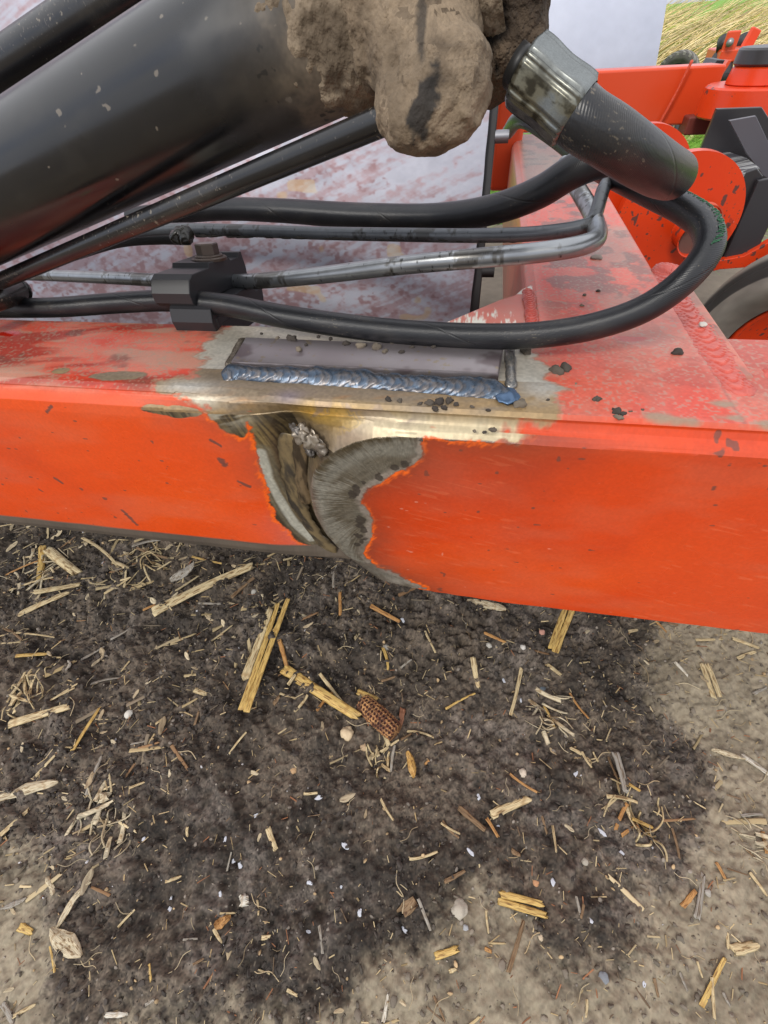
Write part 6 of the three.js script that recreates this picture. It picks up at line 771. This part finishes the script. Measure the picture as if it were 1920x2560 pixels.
// litter nobody could count
{
  const r = rng(31), area = () => [-1.15 + r() * 1.95, -.55 + r() * 1.15];
  const bit = stalkGeo(1, .16, 5, { n: 4, m: 5, th: .4, torn: .3 }), chip = lump(.5, 9, .6, 1, .5), crumb = lump(.5, 12, .8, 1, .55), white = mat([1, 1, 1], { roughness: .85 });
  const dens = (x, z) => .35 + .65 * sstep(-.25, .35, fbm(x * 5 + 3, z * 5, 3, 19)) + (z < -.05 && x < -.1 ? .45 : 0);
  const spot = () => { let p; do p = area(); while (r() > dens(p[0], p[1])); return p; };
  tag(scatter('straw_litter', bit, white, 6500, () => { const [x, z] = spot(), L = .004 + .017 * Math.pow(r(), 2.6), t = r(); return { pos: [x, soilHeight(x, z) + .0008, z], rot: [(r() - .5) * .5, r() * 6.28, (r() - .5) * .35], scale: [L, .0035 + .006 * r(), Math.min(.012, .004 + L * .35) * (.6 + .8 * r())], color: mul(t < .14 ? [.30, .13, .06] : t < .3 ? [.18, .12, .07] : mix([.38, .27, .13], [.60, .48, .28], r()), .55 + .55 * r()) }; }), 'tiny broken straw bits littering the soil', 'litter');
  tag(scatter('grit', chip, white, 5200, () => { const [x, z] = area(), s = .0014 + .0042 * Math.pow(r(), 3.2), t = r(); return { pos: [x, soilHeight(x, z) + s * .1, z], rot: [r(), r() * 6, r()], scale: [s, s, s * (.7 + .5 * r())], color: mul(t < .05 ? [.50, .49, .50] : t < .35 ? [.44, .31, .17] : [.24, .205, .17], .6 + .6 * r()) }; }), 'tiny grit and pebbles in the soil', 'grit');
  tag(scatter('soil_crumbs', crumb, white, 34000, () => { let x, z; do { [x, z] = area(); } while (r() > .18 + .82 * sstep(-.1, .4, fbm(x * 4.2 + 9, z * 4.2, 3, 29)) * wetness(x, z)); const s = .0014 + .0068 * Math.pow(r(), 3.2), w = wetness(x, z); return { pos: [x, soilHeight(x, z) - s * .05, z], rot: [r() * 6, r() * 6, r() * 6], scale: [s, s * .85, s], color: mul(mix([.18, .15, .115], [.050, .040, .033], w), .6 + .7 * r()) }; }), 'loose dark soil crumbs', 'soil');
  const strip = stalkGeo(1, .11, 15, { n: 8, m: 6, th: .35, torn: .5, bend: .2 }), flake = leafGeo(1, .34, 6, {});
  const litterSpot = () => { let x, z, k; do { x = -1.1 + r() * 1.9; z = -.45 + r() * .95; k = (x < -.30 - .25 * z ? .9 : .12) + (z < -.02 ? .35 : 0) + .5 * sstep(.06, .0, Math.abs(x - .36 - .2 * (z - .1))) * (z > .02 ? 1 : 0); } while (r() > k * (.2 + .8 * sstep(-.15, .3, fbm(x * 7, z * 7, 3, 33)))); return [x, z]; };
  tag(scatter('broken_straw', strip, white, 900, () => { const [x, z] = litterSpot(), L = .014 + .042 * Math.pow(r(), 1.8), t = r(), a = r() < .5 ? .5 + .8 * (r() - .5) : r() * 6.28; return { pos: [x, soilHeight(x, z) + .0012, z], rot: [(r() - .5) * .6, a, (r() - .5) * .35], scale: [L, L * .8, L * (.5 + .9 * r())], color: mul(t < .12 ? [.30, .17, .08] : t < .32 ? [.24, .19, .13] : mix([.40, .30, .15], [.62, .50, .30], r()), .5 + .55 * r()) }; }), 'broken straw pieces lying thick at the left and along the beam', 'litter');
  tag(scatter('leaf_flakes', flake, white, 260, () => { const [x, z] = litterSpot(), L = .010 + .022 * r() * r(); return { pos: [x, soilHeight(x, z) + .002, z], rot: [(r() - .5) * .8, r() * 6.28, (r() - .5) * .5], scale: [L, L * .8, L], color: mul(mix([.36, .27, .16], [.62, .53, .36], r()), .6 + .5 * r()) }; }), 'small dry leaf flakes on the soil', 'litter');
  // hair-fine fibres and roots
  const fib = tube([[-.5, 0, 0], [-.2, .05, .08], [.15, .02, -.06], [.5, .06, .05]], .012, 10, 4);
  tag(scatter('fine_fibres', fib, white, 900, () => { const [x, z] = spot(), L = .012 + .045 * r() * r(); return { pos: [x, soilHeight(x, z) + .0012, z], rot: [(r() - .5) * .3, r() * 6.28, (r() - .5) * .3], scale: [L, L * .5, L], color: mul(mix([.40, .30, .17], [.55, .46, .30], r()), .6 + .5 * r()) }; }), 'hair-fine dry fibres on the soil', 'fibres');
}
// tufts of fibrous root
function tuft(x, z, R, n, seed, label) { const r = rng(seed), l = [], dir = r() * 6.28; for (let i = 0; i < n; i++) { const cx = (r() + r() - 1) * R * .8, cz = (r() + r() - 1) * R * .8, a = dir + (r() - .5) * (r() < .35 ? 3.4 : 1.1), L = R * (.35 + .75 * r() * r()), k = (r() - .5) * L * .7, ca = Math.cos(a), sa = Math.sin(a), P = (t, o) => [cx + ca * t - sa * o, soilHeight(x + cx + ca * t - sa * o, z + cz + sa * t + ca * o) - soilHeight(x, z) + .0015 + .006 * r() * (i / n), cz + sa * t + ca * o]; if (r() < .3) { const g = stalkGeo(L * 1.1, .003 + .005 * r(), seed * 31 + i, { n: 8, m: 6, bend: .4 }); g.deleteAttribute('uv'); g.rotateZ((r() - .5) * .3); g.rotateY(-a); const q = P(0, 0); g.translate(q[0], q[1] + .001, q[2]); l.push(g); } else { const g = tube([P(-L / 2, 0), P(-L * .15, k * .5), P(L * .2, k * .4), P(L / 2, -k * .3)], .0005 + .0011 * r(), 12, 5); g.deleteAttribute('uv'); l.push(g); } } const gg = mergeGeometries(l); boxUV(gg, 8); const m = new THREE.Mesh(gg, strawM[['husk', 'pale', 'pale', 'husk'][seed % 4]]); m.name = numbered('straw_tuft'); m.castShadow = m.receiveShadow = true; m.position.set(x, soilHeight(x, z), z); scene.add(m); tag(m, label, 'straw tuft'); }
tuft(...[-.4274, .2811, .0053].slice(0, 2), .055, 22, 3, 'tangled fibrous root tuft in the lower left dark soil');
tuft(...[-.0688, .1447, .0056].slice(0, 2), .034, 14, 5, 'reddish fibrous root tuft below the corn cob');
tuft(...[.1477, .056, .0059].slice(0, 2), .045, 18, 7, 'loose shredded husk tuft right of the cob');
tuft(...[.2551, .1577, .0051].slice(0, 2), .050, 20, 9, 'shredded straw tuft in the litter line at the right');
tuft(...[.3983, .1668, .0048].slice(0, 2), .040, 14, 11, 'shredded straw tuft on pale soil at the right edge');
tuft(...[-.5967, -.129, .008].slice(0, 2), .075, 26, 13, 'shredded straw tuft under the beam left of the grey leaf');
tuft(...[-.8174, -.0795, .008].slice(0, 2), .075, 24, 15, 'shredded straw tuft at the short thick stub');
tuft(...[-.6537, .1446, .0065].slice(0, 2), .060, 22, 17, 'shredded straw tuft near the left edge above the flat pale stalk');
// ---------------------------------------------------------------- draw
const renderer = new THREE.WebGLRenderer({ antialias: true });
renderer.toneMapping = THREE.LinearToneMapping; renderer.toneMappingExposure = EXPOSURE;
renderer.shadowMap.enabled = true; renderer.shadowMap.type = THREE.PCFSoftShadowMap;
renderer.setSize(768, 1024); scene.environmentIntensity = 1;
renderer.render(scene, camera);
